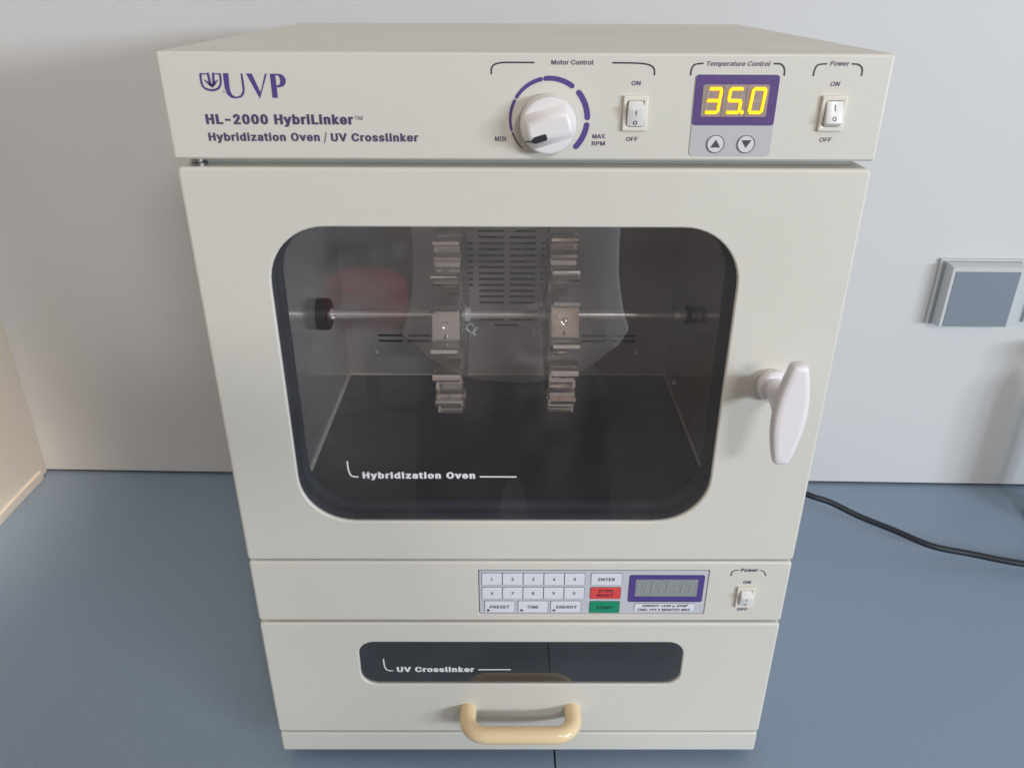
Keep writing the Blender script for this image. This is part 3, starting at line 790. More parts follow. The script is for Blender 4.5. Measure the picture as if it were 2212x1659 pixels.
mb.loft([dloop(0.0002, 0.0032), dloop(0.0012, 0.0036), dloop(0.0012, 0.0240), dloop(0.0002, 0.0244)], cap0=False, cap1=False)
mb.build('window_liner', mat('liner_black', (0.022, 0.025, 0.032), 0.6, spec=0.2), DRAWER, angle=50)
mb = MB()                           # drawer box
tw = 0.0012
mb.box(-0.1235, 0.1245, 0.024, 0.26, 0.055, 0.0562)
mb.box(-0.1247, 0.1257, 0.0237, 0.0250, 0.0555, 0.0700)
mb.box(-0.1247, -0.1235, 0.024, 0.26, 0.055, 0.125)
mb.box(0.1245, 0.1257, 0.024, 0.26, 0.055, 0.125)
mb.box(-0.1247, 0.1257, 0.26, 0.2612, 0.055, 0.125)
mb.build('drawer_box', mat('drawer_steel', (0.030, 0.033, 0.040), 0.75, spec=0.1), DRAWER, smooth=False)
for a_, b_ in ((-0.168, -0.1252), (0.1262, 0.168)):
    mb = MB()
    mb.box(a_, b_, 0.0236, 0.26, 0.033, 0.134)
    mb.build('drawer_runner', M['dark'], OV, smooth=False)
mb = MB()
mb.box(-0.2000, 0.1998, 0.0, D, 0.0, H6 - 0.0010, b=0.0016)
mb.build('base', M['paint'], OV)
for fx, fy in ((-0.175, 0.045), (0.175, 0.045), (-0.175, 0.29), (0.175, 0.29)):
    mb = MB()
    mb.lathe([(0.011, 0.0005), (0.012, -0.003), (0.0105, ZC)], (fx, fy, 0), 'z', 24)
    mb.build('foot', M['black'], OV)
mb = MB()                           # hinge pin seen in the gap at the left
mb.lathe([(0.0030, 0.0), (0.0048, 0.0002), (0.0048, 0.0018), (0.0036, 0.0022), (0.0036, 0.0030), (0.0048, 0.0032), (0.0048, 0.0042)], (-0.1895, 0.0065, H3 - 0.0002), 'z', 24)
mb.build('hinge', M['hinge'], OV)

# drawer handle, beige bow
pts = []
zh, yh, xl, xr, rc = 0.0492, -0.0255, -0.0418, 0.0434, 0.0150
pts.append((xl, 0.001, zh))
pts.append((xl, -0.004, zh))
for k in range(9):
    a = k / 8 * math.pi / 2
    pts.append((xl + rc * (1 - math.cos(a)), yh + rc - rc * math.sin(a) , zh))
for k in range(1, 6):
    pts.append((xl + rc + (xr - xl - 2 * rc) * k / 6, yh, zh))
for k in range(9):
    a = k / 8 * math.pi / 2
    pts.append((xr - rc * (1 - math.sin(a)), yh + rc - rc * math.cos(a), zh))
pts.append((xr, -0.004, zh))
pts.append((xr, 0.001, zh))
mb = MB()
mb.tube(pts, 0.0068, 24)
mb.build('drawer_handle', M['beige'], DRAWER, angle=60)

# ------------------------------------------------------------------ chamber
mb = MB()
t = 0.0015
mb.box(CX0, CX1, CY0, CY1, CZ1, CZ1 + t)
CH = mb.build('chamber', M['steel'], OV, smooth=False)
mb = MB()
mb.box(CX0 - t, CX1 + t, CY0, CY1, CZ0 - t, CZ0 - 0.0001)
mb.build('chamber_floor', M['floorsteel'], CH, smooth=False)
for a_, b_ in ((CX0 - t, CX0), (CX1, CX1 + t)):
    mb = MB()
    mb.box(a_, b_, CY0, CY1, CZ0, CZ1)
    mb.build('chamber_side', M['sidesteel'], CH, smooth=False)
mb = MB()                           # folded seams along the floor
mb.box(CX0, CX0 + 0.0016, 0.067, CY1 - 0.001, CZ0 - 0.0001, CZ0 + 0.0008)
mb.box(CX1 - 0.0010, CX1, 0.067, CY1 - 0.001, CZ0 - 0.0001, CZ0 + 0.0006)
mb.box(CX0 + 0.001, CX1 - 0.001, CY1 - 0.0012, CY1 - 0.0002, CZ0 - 0.0001, CZ0 + 0.0010)
mb.build('floor_seam', M['seam'], CH, smooth=False)
# back panel with punched slots (grid of cells, slot cells left open)
slots = []
rows = [0.4180 - 0.0058 * k for k in range(6)]
rows = [0.4094, 0.4037, 0.3980, 0.3921, 0.3861, 0.3802, 0.3745, 0.3687, 0.3630, 0.3571, 0.3514, 0.3457, 0.3399, 0.3342, 0.3285, 0.3227, 0.3170, 0.3108]
for z in rows:
    slots += [(-0.0375, -0.0140, z), (-0.0085, 0.0150, z)]
for z in rows[7:15]:
    slots += [(-0.0545, -0.0429, z), (0.0201, 0.0317, z)]
slots += [(-0.0373, -0.0143, 0.2934), (-0.0085, 0.0149, 0.2934), (-0.0230, 0.0001, 0.2878)]
for z in (0.2768, 0.2711):
    slots += [(-0.1359, -0.1130, z), (-0.1073, -0.0845, z), (0.0612, 0.0842, z), (0.0900, 0.1133, z)]
hs = 0.00115
SL = [(a, b_, z - hs, z + hs) for a, b_, z in slots]
gx = sorted(set([CX0, CX1] + [round(q, 6) for s_ in SL for q in s_[:2]]))
gz = sorted(set([CZ0, CZ1] + [round(q, 6) for s_ in SL for q in s_[2:]]))
mb = MB()
y0, y1 = CY1, CY1 + 0.0012
for i in range(len(gx) - 1):
    for j in range(len(gz) - 1):
        cx, cz = (gx[i] + gx[i + 1]) / 2, (gz[j] + gz[j + 1]) / 2
        if any(a < cx < b_ and c < cz < d for a, b_, c, d in SL):
            continue
        mb.add([(gx[i], y0, gz[j]), (gx[i + 1], y0, gz[j]), (gx[i + 1], y0, gz[j + 1]), (gx[i], y0, gz[j + 1])], [(0, 1, 2, 3)])
for a, b_, c, d in SL:              # slot walls
    q = [(a, c), (b_, c), (b_, d), (a, d)]
    mb.loft([[(x, y0, z) for x, z in q], [(x, y1, z) for x, z in q]], cap0=False, cap1=False)
mb.build('back_panel', M['steel'], CH, smooth=False, flat=True)
mb = MB()                           # plenum behind the slots
mb.add([(CX0, CY1 + .028, CZ0), (CX1, CY1 + .028, CZ0), (CX1, CY1 + .028, CZ1), (CX0, CY1 + .028, CZ1)], [(0, 1, 2, 3)])
mb.build('plenum', mat('plenum_dark', (0.03, 0.03, 0.034), 0.6), CH, smooth=False)
mb = MB()                           # fan behind the grille
mb.lathe([(0.001, -0.009), (0.0085, -0.009), (0.0085, 0.0), (0.0085, 0.004)], (-0.0115, CY1 + 0.016, 0.3640), 'y', 24)
for k in range(7):
    a = 2 * math.pi * k / 7 + 0.4
    c, s_ = math.cos(a), math.sin(a)
    q = [(0.008, -0.003), (0.028, -0.007), (0.028, 0.007), (0.008, 0.003)]
    mb.add([(-0.0115 + u * c - v * s_, CY1 + 0.012 + (v * 0.5), 0.3640 + u * s_ + v * c) for u, v in q], [(0, 1, 2, 3)])
mb.build('fan', mat('fan_grey', (0.5, 0.5, 0.48), 0.3, metal=0.7), CH, flat=True)
# dome screws
for p in ((-0.1382, 'b', 0.2590), (0.1157, 'b', 0.2586)):
    mb = MB()
    mb.lathe([(0.0027, 0.0), (0.0025, -0.0010), (0.0018, -0.0019), (0.0008, -0.0024), (0.0001, -0.0025)], (p[0], CY1 - 0.0001, p[2]), 'y', 16)
    mb.build('screw', M['screw'], CH)
mb = MB()
mb.lathe([(0.0026, 0.0), (0.0024, -0.0010), (0.0016, -0.0022), (0.0001, -0.0026)], (CX1, 0.200, 0.2490), 'x', 16)
mb.build('screw', M['screw'], CH)

# ------------------------------------------------------------------ rotor
RY, RZ = 0.150, 0.3368
mb = MB()
mb.lathe([(0.0039, -0.160), (0.0039, 0.1285)], (0, RY, RZ), 'x', 24)
mb.lathe([(0.0050, 0.1280), (0.0052, 0.1285), (0.0052, 0.1370), (0.0050, 0.1372)], (0, RY, RZ), 'x', 24)
ROT = mb.build('rotor', mat('shaft_steel', (0.98, 0.95, 0.92), 0.27, metal=0.6), OV)
mb = MB()
mb.lathe([(0.0132, CX0), (0.0132, -0.1580), (0.0118, -0.1568), (0.006, -0.1566)], (0, RY, RZ), 'x', 32)
mb.build('bearing', M['black'], CH)
mb = MB()
mb.lathe([(0.0075, 0.1372), (0.0075, 0.1402), (0.0072, 0.1404)], (0, RY, RZ), 'x', 32)
mb.build('bearing', M['black'], CH)
mb = MB()
mb.lathe([(0.0066, 0.1404), (0.0066, 0.1452)], (0, RY, RZ), 'x', 32)
mb.build('bearing_collar', mat('collar_brass', (0.42, 0.38, 0.34), 0.3, metal=1.0), CH)
mb = MB()
mb.lathe([(0.0048, -0.1569), (0.0048, -0.1550), (0.0036, -0.1545)], (0, RY, RZ), 'x', 20)
mb.lathe([(0.0022, -0.1548), (0.0018, -0.1532), (0.0003, -0.1526)], (0, RY - 0.0022, RZ - 0.0022), 'x', 14)
mb.build('collar', M['screw'], ROT)


def make_clip_mesh():
    """bottle clip in local coords: x along the shaft, z radial outward, y tangential"""
    mb = MB()
    th = 0.0007
    hw = 0.0103
    # half profile (tangential, radial)
    half = [(0.0, 0.0), (0.0118, 0.0), (0.0136, 0.0014), (0.0156, 0.0055), (0.0163, 0.0100), (0.0152, 0.0142),
            (0.0136, 0.0168), (0.0133, 0.0182), (0.0146, 0.0194), (0.0168, 0.0201), (0.0176, 0.0194)]
    prof = [(-a, b_) for a, b_ in reversed(half[1:])] + half
    # thickness by offset
    n = len(prof)
    inner = []
    for i in range(n):
        a, b_ = prof[max(i - 1, 0)], prof[min(i + 1, n - 1)]
        dx, dz = b_[0] - a[0], b_[1] - a[1]
        l = math.hypot(dx, dz)
        inner.append((prof[i][0] - dz / l * th, prof[i][1] + dx / l * th))
    for i in range(n - 1):
        q = [prof[i], prof[i + 1], inner[i + 1], inner[i]]
        # lips are a little narrower and rounded at the corners
        def hwid(p):
            return hw if p[1] < 0.018 else hw * (0.97 if p[1] < 0.0202 else 0.93)
        vs = [(-hwid(p), p[0], p[1]) for p in q] + [(hwid(p), p[0], p[1]) for p in q]
        mb.add(vs, [(0, 1, 5, 4), (3, 7, 6, 2), (0, 4, 7, 3), (1, 2, 6, 5), (0, 3, 2, 1), (4, 5, 6, 7)])
    # rivet and bolt head on the saddle
    mb.lathe([(0.0031, 0.0006), (0.0031, 0.0010), (0.0028, 0.0012), (0.0023, 0.0010), (0.0010, 0.0011), (0.0002, 0.0013)], (0, 0.0008, 0), 'z', 18)
    mb.lathe([(0.0016, 0.0006), (0.0015, 0.0013), (0.0006, 0.0018), (0.0001, 0.0018)], (0, -0.0078, 0), 'z', 12, mi=1)
    o = mb.build('bottle_clip', [M['clip'], M['hinge']], None, angle=40)
    me = o.data
    bpy.data.objects.remove(o)
    return me


clip_me = make_clip_mesh()
for side, xc, xdisc, ang0 in ((-1, -0.0568, -0.0455, 13.0), (1, 0.0330, 0.0215, 16.0)):
    # wheel: a flat nine-armed plate with cut-outs
    n = 64
    outer, hole = [], []
    for i in range(n):
        a = 2 * math.pi * i / n
        c8 = math.cos(9 * (a - R(ang0)))
        r = 0.0590 + 0.0035 * c8
        outer.append((r * math.cos(a), r * math.sin(a)))
    holes = []
    for k in range(9):
        ac = R(ang0) + math.pi / 9 + k * math.pi * 2 / 9
        h = []
        for i in range(12):
            t_ = 2 * math.pi * i / 12
            rr, aa = 0.040 + 0.0085 * math.cos(t_), ac + 0.21 * math.sin(t_)
            h.append((rr * math.cos(aa), rr * math.sin(aa)))
        holes.append(h)
    mb = MB()
    flat_ = [p for q in [outer] + holes for p in q]
    tr = tessellate_polygon([[Vector((a, b_, 0)) for a, b_ in q] for q in [outer] + holes])
    for xx in (xdisc - 0.0006, xdisc + 0.0006):
        mb.add([(xx, RY - a, RZ + b_) for a, b_ in flat_], [tuple(q) for q in tr])
    for q in [outer] + holes:
        mb.loft([[(xdisc - 0.0006, RY - a, RZ + b_) for a, b_ in q], [(xdisc + 0.0006, RY - a, RZ + b_) for a, b_ in q]], cap0=False, cap1=False)
    mb.build('wheel', M['disc'], ROT, smooth=False)
    mb = MB()
    h0, h1 = (xdisc - 0.001, -0.0415 + 0.0005) if side < 0 else (0.0150, xdisc + 0.001)
    mb.lathe([(0.0062, h0), (0.0066, h0 + 0.0004), (0.0066, h1 - 0.0004), (0.0062, h1)], (0, RY, RZ), 'x', 28)
    mb.build('hub', M['alu'], ROT)
    # tabs folded from the wheel under each clip, plus the clips
    for k in range(9):
        a = R(ang0 - 40 * k)
        # radial direction in (y, z): towards the camera is -y
        rad = Vector((0, -math.cos(a), math.sin(a)))
        tan = Vector((0, -math.sin(a), -math.cos(a))) * -1
        o = bpy.data.objects.new('bottle_clip', clip_me)
        COL.objects.link(o)
        base = Vector((xc, RY, RZ)) + rad * 0.0600
        xax = Vector((1, 0, 0))
        yax = rad.cross(xax)
        o.matrix_world = Matrix(((xax.x, yax.x, rad.x, base.x), (xax.y, yax.y, rad.y, base.y), (xax.z, yax.z, rad.z, base.z), (0, 0, 0, 1)))
        o.parent = ROT
    # hairpin cotter hanging at the hub
    s = 1 if side < 0 else -1
    cx = (-0.0425 if side < 0 else 0.0165)
    pts = []
    for i in range(30):
        t_ = i / 29
        a = t_ * 2.6 * math.pi
        rr = 0.0030 + 0.0006 * math.sin(3 * a)
        pts.append((cx + s * (rr * math.cos(a) + 0.0050 * t_), RY - 0.0085 + 0.002 * math.sin(a * 1.3), RZ - 0.0078 + rr * math.sin(a) - 0.0035 * t_))
    for i in range(8):
        t_ = i / 7
        pts.append((pts[29][0] + s * (0.0014 * math.sin(t_ * 9)), pts[29][1], pts[29][2] - 0.006 * t_))
    mb = MB()
    mb.tube(pts, 0.00075, 8)
    mb.build('cotter_pin', M['zinc'], ROT, angle=60)

# ------------------------------------------------------------------ header print and controls
YP = -0.00022


def ring(mb, x, z, r, wd, y, mi=0, n=36):
    mb.stroke([(x + r * math.cos(2 * math.pi * i / n), z + r * math.sin(2 * math.pi * i / n)) for i in range(n)], wd, y, closed=True, mi=mi)


# logo: shield emblem and roman capitals
mb = MB()
mb.poly([[(-0.1659, 0.5375), (-0.1629, 0.5375), (-0.1632, 0.5324), (-0.1633, 0.5285), (-0.1624, 0.5262), (-0.1603, 0.5252), (-0.1578, 0.5261), (-0.1563, 0.5287),
          (-0.1563, 0.5324), (-0.1563, 0.5374), (-0.1553, 0.5374), (-0.1551, 0.5324), (-0.1551, 0.5293), (-0.1559, 0.5267), (-0.1575, 0.5251),
          (-0.1604, 0.5244), (-0.1633, 0.5248), (-0.1652, 0.5265), (-0.1661, 0.5302)]], YP)
mb.poly([[(-0.1533, 0.5374), (-0.1502, 0.5374), (-0.1466, 0.5276), (-0.1430, 0.5373), (-0.1419, 0.5373), (-0.1474, 0.5243)]], YP)
mb.poly([[(-0.1403, 0.5373), (-0.1360, 0.5373), (-0.1342, 0.5371), (-0.1328, 0.5362), (-0.1319, 0.5342), (-0.1324, 0.5321), (-0.1338, 0.5308), (-0.1361, 0.5303), (-0.1374, 0.5303), (-0.1374, 0.5248), (-0.1404, 0.5248)],
         [(-0.1374, 0.5365), (-0.1361, 0.5365), (-0.1354, 0.5358), (-0.1350, 0.5340), (-0.1354, 0.5322), (-0.1362, 0.5314), (-0.1374, 0.5313)]], YP)
mb.stroke(smooth_pts([(-0.1782, 0.5370), (-0.1784, 0.5345), (-0.1782, 0.5316), (-0.1768, 0.5296), (-0.1734, 0.5287), (-0.1699, 0.5295), (-0.1681, 0.5318), (-0.1676, 0.5345), (-0.1676, 0.5370)], 4), 0.00115, YP)
mb.stroke([(-0.1782, 0.5371), (-0.1741, 0.5371), (-0.1741, 0.5330)], 0.00075, YP - 0.00001)
mb.stroke([(-0.1676, 0.5371), (-0.1712, 0.5371), (-0.1712, 0.5330)], 0.00075, YP - 0.00001)
mb.stroke([(-0.1741, 0.5372), (-0.1736, 0.5316)], 0.0013, YP - 0.00002)
mb.stroke([(-0.1712, 0.5372), (-0.1719, 0.5316)], 0.0013, YP - 0.00002)
mb.poly([[(-0.1771, 0.5344), (-0.1756, 0.5337), (-0.1728, 0.5317), (-0.1700, 0.5337), (-0.1687, 0.5344), (-0.1707, 0.5318), (-0.1728, 0.5299), (-0.1750, 0.5318)]], YP - 0.00003)
mb.build('logo', M['purple'], HDR, flat=True)
mb = MB()
ring(mb, -0.1669, 0.5279, 0.00065, 0.0001, YP)
mb.stroke([(-0.1671, 0.5276), (-0.1671, 0.5282), (-0.1667, 0.5281), (-0.1671, 0.5279), (-0.1667, 0.5276)], 0.0001, YP, cap=False)
mb.build('registered_mark', M['plum'], HDR, flat=True)

text('HL-2000 HybriLinker', -0.1793, -0.0968, 0.5107, 0.0054, M['plum'], HDR, bold=0.054, spacing=0.0)
text('TM', -0.0960, -0.0915, 0.5131, 0.0022, M['plum'], HDR, bold=0)
text('Hybridization Oven', -0.1793, -0.1165, 0.5016, 0.0045, M['plum'], HDR, bold=0.046, spacing=0.005)
text('/', -0.1144, -0.1124, 0.5012, 0.0050, M['plum'], HDR, bold=0)
text('UV Crosslinker', -0.1102, -0.0608, 0.5015, 0.0045, M['plum'], HDR, bold=0.046, spacing=0.005)
text('Motor Control', 0.0135, 0.0365, 0.5425, 0.0024, M['plum'], HDR, bold=0.020)
text('MIN', -0.0173, -0.0113, 0.5020, 0.0026, M['plum'], HDR, bold=0.020)
text('MAX', 0.0378, 0.0450, 0.5036, 0.0024, M['plum'], HDR, bold=0.020)
text('RPM', 0.0376, 0.0450, 0.4997, 0.0024, M['plum'], HDR, bold=0.020)
text('ON', 0.0579, 0.0629, 0.5320, 0.0023, M['plum'], HDR, bold=0.020)
text('OFF', 0.0569, 0.0636, 0.5022, 0.0023, M['plum'], HDR, bold=0.020)
text('Temperature Control', 0.0982, 0.1328, 0.5421, 0.0024, M['plum'], HDR, bold=0.012, shear=0.2)
text('Power', 0.1655, 0.1761, 0.5424, 0.0024, M['plum'], HDR, bold=0.012, shear=0.2)
text('ON', 0.1676, 0.1728, 0.5319, 0.0024, M['plum'], HDR, bold=0.012, shear=0.2)
text('OFF', 0.1667, 0.1737, 0.5022, 0.0023, M['plum'], HDR, bold=0.012, shear=0.2)
for pts, wd in (
        ([(-0.0192, 0.5377), (-0.0191, 0.5401), (-0.0181, 0.5420), (-0.0153, 0.5431), (-0.0108, 0.5435), (0.0040, 0.5435)], 0.0008),
        ([(0.0470, 0.5435), (0.0590, 0.5434), (0.0646, 0.5430), (0.0681, 0.5420), (0.0698, 0.5402), (0.0701, 0.5375)], 0.0008),
        ([(0.0900, 0.5375), (0.0901, 0.5400), (0.0916, 0.5427), (0.0961, 0.5434)], 0.0008),
        ([(0.1350, 0.5434), (0.1386, 0.5431), (0.1408, 0.5409), (0.1413, 0.5375)], 0.0008),
        ([(0.1573, 0.5374), (0.1575, 0.5403), (0.1590, 0.5428), (0.1634, 0.5434)], 0.0008),
        ([(0.1775, 0.5434), (0.1811, 0.5430), (0.1834, 0.5410), (0.1837, 0.5375)], 0.0008)):
    mb = MB()
    mb.stroke(smooth_pts(pts, 5), wd, YP)
    mb.build('bracket', M['brk'], HDR, flat=True)
# speed scale: six arcs that grow thicker
KC = (0.0128, 0.5139)
KR = 0.0216
for (a0, a1, w0, w1) in ((227, 200, 0.0006, 0.0010), (195.5, 153, 0.0013, 0.0017), (147, 103, 0.0019, 0.0023), (96, 55.0, 0.0026, 0.0028), (41, 3, 0.0031, 0.0032), (-8, -43, 0.0031, 0.0032)):
    mb = MB()
    n = 12
    pts = [(KC[0] + KR * math.cos(R(a0 + (a1 - a0) * i / n)), KC[1] + KR * math.sin(R(a0 + (a1 - a0) * i / n))) for i in range(n + 1)]
    mb.stroke(pts, [w0 + (w1 - w0) * i / n for i in range(n + 1)], YP)
    mb.build('speed_mark', M['purple'] if w0 > 0.0011 else M['plum'], HDR, flat=True)

# speed knob
kx, kz = 0.0124, 0.5119
mb = MB()
kr = 0.0156
mb.lathe([(kr * 1.02, -0.0008), (kr * 1.02, -0.0025), (kr * 0.985, -0.0100), (kr * 0.955, -0.0113), (kr * 0.90, -0.0118), (0.0005, -0.0118)], (kx, 0, kz), 'y', 56)
KN = mb.build('speed_knob', M['knob'], HDR)
mb = MB()                            # raised finger grip across the knob
ga = R(17)
ca, sa = math.cos(ga), math.sin(ga)


def gl(ins, y, hw_, hl_):
    out = []
    n = 12
    for sx_ in (1, -1):
        for k in range(n + 1):
            v = 1 - 2 * k / n
            if sx_ < 0:
                v = -v
            v *= 0.97
            hwv = (hw_ - ins) * v
            ext = math.sqrt(max((hl_ - ins) ** 2 - hwv ** 2, 0))
            out.append((sx_ * ext, hwv))
    return [(kx + p * ca - q * sa, y, kz + p * sa + q * ca) for p, q in out]


mb.loft([gl(0.0, -0.0112, 0.0104, kr * 0.955), gl(0.0014, -0.0135, 0.0098, kr * 0.955), gl(0.0022, -0.0162, 0.0090, kr * 0.95), gl(0.0030, -0.0176, 0.0086, kr * 0.95), gl(0.0046, -0.0180, 0.0084, kr * 0.95)])
mb.build('knob_grip', M['knob'], KN, angle=70)
mb = MB()                            # pointer
pc = (kx - 0.0065 * ca, kz - 0.0065 * sa)
def kp(p, q):
    return (kx + p * ca - q * sa, kz + p * sa + q * ca)
loop = [kp(p, q - 0.0040) for p, q in ((-0.0113, -0.0006), (-0.0100, -0.0014), (-0.0093, -0.0018), (-0.0033, -0.0018), (-0.0025, -0.0011), (-0.0025, 0.0011), (-0.0033, 0.0018), (-0.0093, 0.0018), (-0.0100, 0.0013), (-0.0113, 0.0004))]
mb.poly([loop], -0.01815)
loop = [kp(p, q - 0.0040) for p, q in ((-0.0113, -0.0005), (-0.0113, 0.0003))]
mb.add([(loop[0][0], -0.01815, loop[0][1]), (loop[1][0], -0.01815, loop[1][1]), (kp(-0.0146, -0.0036)[0], -0.0125, kp(-0.0146, -0.0036)[1]), (kp(-0.0146, -0.0044)[0], -0.0125, kp(-0.0146, -0.0044)[1])], [(0, 1, 2, 3)])
mb.build('pointer', mat('pointer_black', (0.02, 0.022, 0.035), 0.4), KN, flat=True)


def rocker_switch(x0, x1, z0, z1, parent, state, y=0.0, k=1.0, mark=True):
    """bezel with an opening, rocker with two facets; state 1 = on (top pressed)"""
    mb = MB()
    wx, wz = (x1 - x0), (z1 - z0)
    ix, iz = wx * 0.155, wz * 0.125
    mb.slab(RR(x0, x1, z0, z1, 0.0005, 2), y - 0.0022 * k, y + 0.0005, 0.0006, holes=[RR(x0 + ix, x1 - ix, z0 + iz, z1 - iz, 0.0013, 4)], hb=0.0002)
    bz = mb.build('rocker_switch', M['bezel'], parent)
    mb = MB()
    mb.box(x0 + ix, x1 - ix, y - 0.0002, y - 0.0001, z0 + iz, z1 - iz)
    mb.build('switch_well', M['dark'], bz, smooth=False)
    g = 0.00022
    a0, a1 = x0 + ix + g, x1 - ix - g
    b0, b1 = z0 + iz + g, z1 - iz - g
    hgt = b1 - b0
    if state:      # top flush, bottom proud
        prof = [(0.0, -0.0020), (0.02, -0.0028), (0.80, -0.0062), (0.84, -0.0062), (1.0, -0.0022)]
    else:          # bottom flush, top proud
        prof = [(0.0, -0.0022), (0.25, -0.0064), (0.29, -0.0064), (0.97, -0.0030), (1.0, -0.0022)]
    prof = [(t_, yy * k) for t_, yy in prof]
    # build as cross-sections through z (top to bottom), rounded in x
    mb = MB()
    loops = []
    for t_, yy in prof:
        z = b1 - hgt * t_
        e = 0.0007 if t_ in (0.0, 1.0) else 0.0
        r = 0.0007
        sec = [(a0 + e, y - 0.0001), (a0 + e, y + yy + r), (a0 + e + r * 0.3, y + yy + r * 0.3), (a0 + e + r, y + yy), (a1 - e - r, y + yy), (a1 - e - r * 0.3, y + yy + r * 0.3), (a1 - e, y + yy + r), (a1 - e, y - 0.0001)]
        loops.append([(p, q, z) for p, q in sec])
    mb.loft(loops)
    mb.build('rocker', M['switch'], bz, angle=28)
    # printed I and O lie on the long facet
    (t0, q0), (t1, q1) = (prof[1], prof[2]) if state else (prof[2], prof[3])
    f = lambda t_: (b1 - hgt * t_, y + q0 + (q1 - q0) * (t_ - t0) / (t1 - t0) - 0.00012)
    mb = MB()
    cxm = (x0 + x1) / 2
    la, lb = ((0.14, 0.38) if state else (0.36, 0.52))
    (za, ya), (zb, yb_) = f(la), f(lb)
    sl = 0.0003 * k
    mb.add([(cxm - sl, ya, za), (cxm + sl, ya, za), (cxm + sl, yb_, zb), (cxm - sl, yb_, zb)], [(0, 3, 2, 1)])
    to = 0.66 if state else 0.84
    n = 20
    vs, fs = [], []
    for i in range(n):
        a = 2 * math.pi * i / n
        for rr in (0.0007 * k, 0.0012 * k):
            zz = rr * math.sin(a)
            z_, y_ = f(to - zz / hgt)
            vs.append((cxm + rr * math.cos(a), y_, z_))
    for i in range(n):
        j = (i + 1) % n
        fs.append((2 * i, 2 * j, 2 * j + 1, 2 * i + 1))
    mb.add(vs, fs)
    mb.build('switch_marking', M['grey_print'], bz, flat=True)
    return bz


rocker_switch(0.0539, 0.0677, 0.5079, 0.5268, HDR, 0)
rocker_switch(0.1640, 0.1780, 0.5081, 0.5271, HDR, 1)
rocker_switch(0.1625, 0.1760, 0.1590, 0.1786, PANEL, 0, y=0.0003)

# temperature display
mb = MB()
mb.slab(RR(0.0931, 0.1394, 0.4942, 0.5378, 0.0022, 5), -0.0005, 0.0005, 0.0002, mi=0)
TD = mb.build('temperature_display', M['overlay'], HDR)
mb = MB()
mb.poly([rrect(0.0931, 0.1391, 0.5110, 0.5377, 0.0018, 5)], -0.00065)
mb.build('display_surround', M['pur_overlay'], TD, flat=True)
mb = MB()
mb.poly([rrect(0.0975, 0.1341, 0.5157, 0.5327, 0.0011, 4)], -0.0008)
mb.build('display_lens', M['lcd'], TD, flat=True)
mb = MB()
for xx in (0.1090, 0.1219):
    mb.poly([[(xx - .00015, .5158), (xx + .00015, .5158), (xx + .00015, .5326), (xx - .00015, .5326)]], -0.0009)
mb.build('digit_divider', M['lcd_div'], TD, flat=True)


def seg_pts(cx, cz, w_, h_, sl):
    q = lambda x, z: (cx + x * w_ / 2 + sl * z, cz + z * h_ / 2)
    g = 0.16
    return {'a': (q(-1 + g * 1.6, 1), q(1 - g, 1)), 'b': (q(1, 1 - g * .8), q(1, g * .6)), 'c': (q(1, -g * .6), q(1, -1 + g * .8)), 'd': (q(-1 + g, -1), q(1 - g * 1.6, -1)),
            'e': (q(-1, -g * .6), q(-1, -1 + g * .8)), 'f': (q(-1, 1 - g * .8), q(-1, g * .6)), 'g': (q(-1 + g, 0), q(1 - g, 0))}


for segs, cx, dot in (('abgcd', 0.1038, False), ('afgcd', 0.1156, True), ('abcdef', 0.1282, False)):
    rim, mb, off = MB(), MB(), MB()
    for s_ in set('abcdefg') - set(segs):
        off.stroke(list(seg_pts(cx, 0.52425, 0.0068, 0.0124, 0.0005)[s_]), 0.00115, -0.00095)
    off.build('unlit_segment', M['unlit'], TD, flat=True)
    sp = seg_pts(cx, 0.52425, 0.0068, 0.0124, 0.0005)
    for q_, s_ in enumerate(segs):
        mb.stroke(list(sp[s_]), 0.00125, -0.0013 - 0.00002 * q_)
        rim.stroke(list(sp[s_]), 0.0021, -0.0010 - 0.00002 * q_)
    if dot:
        mb.disc(0.1203, 0.5181, 0.00085, -0.0012, 16)
        rim.disc(0.1203, 0.5181, 0.00125, -0.0010, 16)
    rim.build('digit_glow', M['ledrim'], TD, flat=True)
    mb.build('digit', M['led'], TD, flat=True)
for bx, up in ((0.1077, True), (0.1250, False)):
    bz_ = 0.5009
    mb = MB()
    mb.lathe([(0.0049, -0.0004), (0.0049, -0.0009), (0.0047, -0.0011), (0.0002, -0.0011)], (bx, 0, bz_), 'y', 36)
    ring(mb, bx, bz_, 0.0048, 0.0004, -0.00125, mi=1)
    if up:
        mb.poly([[(bx - .0028, bz_ - .0019), (bx + .0028, bz_ - .0019), (bx, bz_ + .0024)]], -0.0013, 1)
    else:
        mb.poly([[(bx - .0028, bz_ + .0022), (bx, bz_ - .0021), (bx + .0028, bz_ + .0022)]], -0.0013, 1)
    mb.build('arrow_button', [mat('button_white', (0.68, 0.67, 0.70), 0.4), M['grey_print']], TD)

# ------------------------------------------------------------------ keypad on the lower panel
mb = MB()
mb.box(PX0 - 0.001, PX1 + 0.001, 0.0042, 0.0050, PZ0 - 0.001, PZ1 + 0.001)
mb.build('panel_recess', M['dark'], PANEL, smooth=False)
mb = MB()
KZ = 0.0010      # front plane of the keypad plate
mb.slab(RR(PX0 + 0.0006, PX1 - 0.0002, PZ0 + 0.0003, PZ1 - 0.0013, 0.0016, 4), KZ, 0.0040, 0.0003)
KP = mb.build('keypad', M['padplate'], PANEL)


